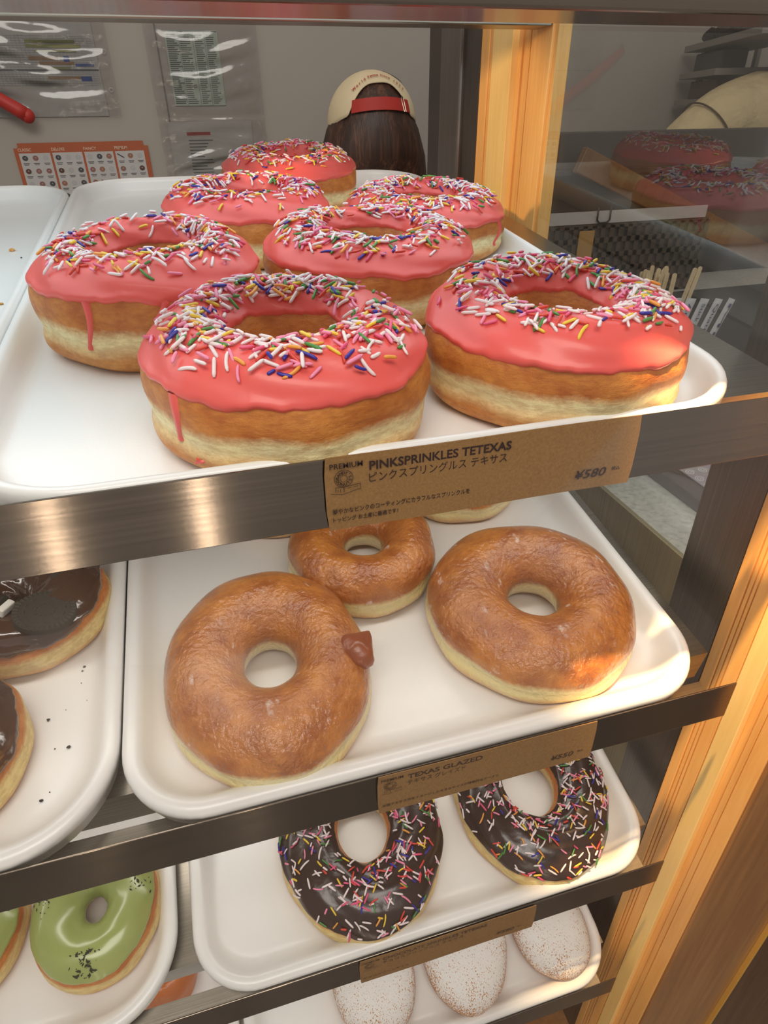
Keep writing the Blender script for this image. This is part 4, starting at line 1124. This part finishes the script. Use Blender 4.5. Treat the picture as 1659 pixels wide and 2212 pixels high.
# stirrers in a holder
hd = empty('stirrer_holder', (.815, .565, -.1805)); tag(hd, 'dark square cup on the side counter holding wooden stirrers', 'holder')
bm = bmesh.new()
for b_ in ((-.045, .045, -.03, -.027, 0, .05), (-.045, .045, .027, .03, 0, .05), (-.045, -.042, -.027, .027, 0, .05), (.042, .045, -.027, .027, 0, .05), (-.042, .042, -.027, .027, 0, .003)): box_bm(bm, *b_)
link('cup_walls', bm_mesh(bm), [M_DARK2], hd)
M_STICK = wood('stick_wood', (196, 168, 128), (212, 188, 150), (222, 200, 164), .7)
def stick(x, y, lean, yaw, ln, i):
    w = .0032; V = []; F = []; pts = [(-w, 0)] + [(-w, ln - w)] + [(-w * cos(a), ln - w + w * sin(a)) for a in [pi * k / 8 for k in range(1, 8)]] + [(w, ln - w), (w, 0)]
    for yy in (-.0007, .0007): V += [(a, yy, b) for a, b in pts]
    n = len(pts); F = [tuple(range(n - 1, -1, -1)), tuple(range(n, 2 * n))] + [(k, (k + 1) % n, n + (k + 1) % n, n + k) for k in range(n)]
    o = link('stir_stick', mesh(V, F), [M_STICK], None, (x, y, -.1785), (rad(rnd.uniform(-2, 4)), lean, yaw))
    return o
sx = [.777, .783, .789, .796, .803, .810, .817, .785, .794, .803, .812, .820, .790, .800, .809]
for i, x in enumerate(sx):
    o = stick(x, .540 + (i % 3) * .012 + (i // 7) * .006, rad(rnd.uniform(-2, 6)), rnd.uniform(-.2, .2), .108 + rnd.uniform(-.004, .004), i)
    tag(o, 'wooden coffee stirrer in the bunch standing in the dark cup', 'stirrer', 'wooden stirrers in the cup')
for i, (x, l_) in enumerate(((.832, 9), (.842, 11))):
    o = stick(x, .545, rad(l_), 0, .112, 20 + i)
    tag(o, 'wooden coffee stirrer leaning right, %s of the two apart from the bunch' % ('left' if i == 0 else 'rightmost'), 'stirrer', 'wooden stirrers in the cup')
# sugar packets
M_PKT = simple('sugar_paper', (214, 212, 214), .6)
ph_ = empty('packet_holder', (.800, .455, -.1805)); tag(ph_, 'low dark holder on the side counter holding sugar packets', 'holder')
bm = bmesh.new()
for b_ in ((-.055, .035, -.022, -.020, 0, .03), (-.055, .035, .020, .022, 0, .03), (-.055, -.053, -.02, .02, 0, .03), (.033, .035, -.02, .02, 0, .03), (-.053, .033, -.02, .02, 0, .003)): box_bm(bm, *b_)
link('holder_walls', bm_mesh(bm), [M_DARK2], ph_)
for i, (x, y, lean, txt) in enumerate(((.760, .462, .10, ''), (.771, .456, .16, 'Amenus'), (.783, .450, .20, 'Stick sugar'), (.797, .446, .26, 'Quatilor'), (.812, .444, .33, 'Mil'))):
    pk = empty('sugar_packet', (x - .012, y, -.1785), (rad(6), lean, rad(4 * i)))
    tag(pk, ['white sugar packet with no print, leftmost of the packets', 'white sugar packet with small blue print, second from left', 'white sugar packet printed with the word sugar', 'white sugar packet with grey print right of the sugar one', 'white sugar packet with zigzag edge, rightmost and tilted most'][i], 'sugar packet', 'sugar packets in the low holder')
    V = []; F = []; n = 16; wq, hq = .0078, .098
    for s_ in (-1, 1):
        for j in range(n + 1):
            f = j / n; bul = .0016 * sin(pi * f) ** .5
            V += [(-wq, 0, f * hq), (0, s_ * bul, f * hq), (wq, 0, f * hq)]
    o_ = (n + 1) * 3
    for j in range(n):
        for c in range(2):
            a = j * 3 + c; F += [(a, a + 1, a + 4, a + 3), (o_ + a + 1, o_ + a, o_ + a + 3, o_ + a + 4)]
    link('packet_paper', mesh(V, F), [M_PKT], pk)
    if txt:
        me = text_mesh(txt, .0); b0, b1, b2, b3 = bounds(me)
        for v in me.vertices:
            px = (v.co.x - b0) / (b1 - b0); v.co = Vector(((v.co.y - .35) * .0085, -.0021, .092 - px * .052))
        link('packet_lettering', me, [simple('blue_ink', (52, 60, 110), .6)], pk)
# patterned box / paper on the counter
pb = empty('patterned_box', (.66, .13, -.182)); tag(pb, 'dark flat case with a swirl patterned leaflet, on the side counter by the steel strip', 'box')
box('case', -.084, .10, -.02, .20, 0, .012, simple('dark_case', (66, 54, 54), .45), pb, .001)
box('leaflet', -.066, -.020, .018, .075, .0125, .0135, simple('leaflet_mauve', (150, 138, 146), .6), pb)
box('clear_lid', -.075, -.02, .10, .19, .0125, .016, simple('milky_plastic', (168, 172, 170), .4), pb)
L3 = []
for i in range(12):
    cx, cy = -.060 + (i % 3) * .014, .026 + (i // 3) * .013
    L3.append([(cx + .005 * (1 - a / 22) * cos(a * .7), cy + .005 * (1 - a / 22) * sin(a * .7)) for a in range(20)])
V = []; F = []
for P in L3:
    for (xa, ya), (xb, yb) in zip(P[:-1], P[1:]):
        dx, dy = xb - xa, yb - ya; l = math.hypot(dx, dy) or 1; nx, ny = -dy / l * .0005, dx / l * .0005; b = len(V)
        V += [(xa + nx, ya + ny, .0137), (xb + nx, yb + ny, .0137), (xb - nx, yb - ny, .0137), (xa - nx, ya - ny, .0137)]; F.append((b, b + 1, b + 2, b + 3))
link('swirl_print', mesh(V, F), [simple('swirl_white', (206, 200, 204), .6)], pb)
# wall rack with clutter
rk = empty('wall_rack', (1.65, 1.35, .10)); tag(rk, 'grey metal wall rack with three boards at the upper right', 'rack')
def rboard(z, x0, y0, x1, y1, nm='rack_shelf'):
    d = Vector((x1 - x0, y1 - y0, 0)); L = d.length; a = math.atan2(d.y, d.x)
    bm = bmesh.new(); box_bm(bm, 0, L, -.16, 0, -.007, .007, .001)
    o = link(nm, bm_mesh(bm), [simple('rack_grey', (128, 122, 114), .5)], rk, (x0 - 1.65, y0 - 1.35, z - .10), (0, 0, a)); return o
for z, (xa, ya) in ((.250, (1.36, 1.10)), (.190, (1.44, 1.31)), (.130, (1.44, 1.31))): rboard(z, xa, ya, 1.54, 1.57)
for (x, y) in ((1.575, 1.53), (1.69, 1.47)):
    box('rack_upright', x - .006 - 1.65, x + .006 - 1.65, y - .006 - 1.35, y + .006 - 1.35, -1.45, .165, simple('rack_grey', (128, 122, 114), .5), rk)
for i, (x, y, z, s) in enumerate([(1.56, 1.50, .257, .022), (1.53, 1.42, .257, .024), (1.50, 1.33, .257, .024), (1.47, 1.25, .257, .026), (1.44, 1.17, .257, .027)]):
    bm = bmesh.new(); bmesh.ops.create_icosphere(bm, subdivisions=3, radius=s)
    r = random.Random(i)
    for v in bm.verts: v.co *= 1 + .22 * sin(3 * v.co.x / s + i) * sin(4 * v.co.y / s) + r.uniform(-.05, .05); v.co.z *= .8
    o = link('dark_bundle', bm_mesh(bm), [simple('near_black_cloth', (40, 34, 30), .9)], None, (x, y, z + s * .75)); tag(o, 'dark lumpy bundle on the top board of the wall rack', 'bundle', 'dark bundles on the rack')
for i, (x, y, z, w) in enumerate([(1.545, 1.43, .1975, .10), (1.545, 1.43, .1375, .10)]):
    o = box('storage_bin', -w, w, -.03, .03, 0, .040, [M_DARK2, simple('dark_maroon', (78, 50, 46), .6)][i], None, .003); o.location = (x, y, z); o.rotation_euler = (0, 0, math.atan2(.47, .18)); tag(o, ['dark storage bin on the middle board of the wall rack', 'dark maroon storage bin on the lowest board of the wall rack'][i], 'bin')
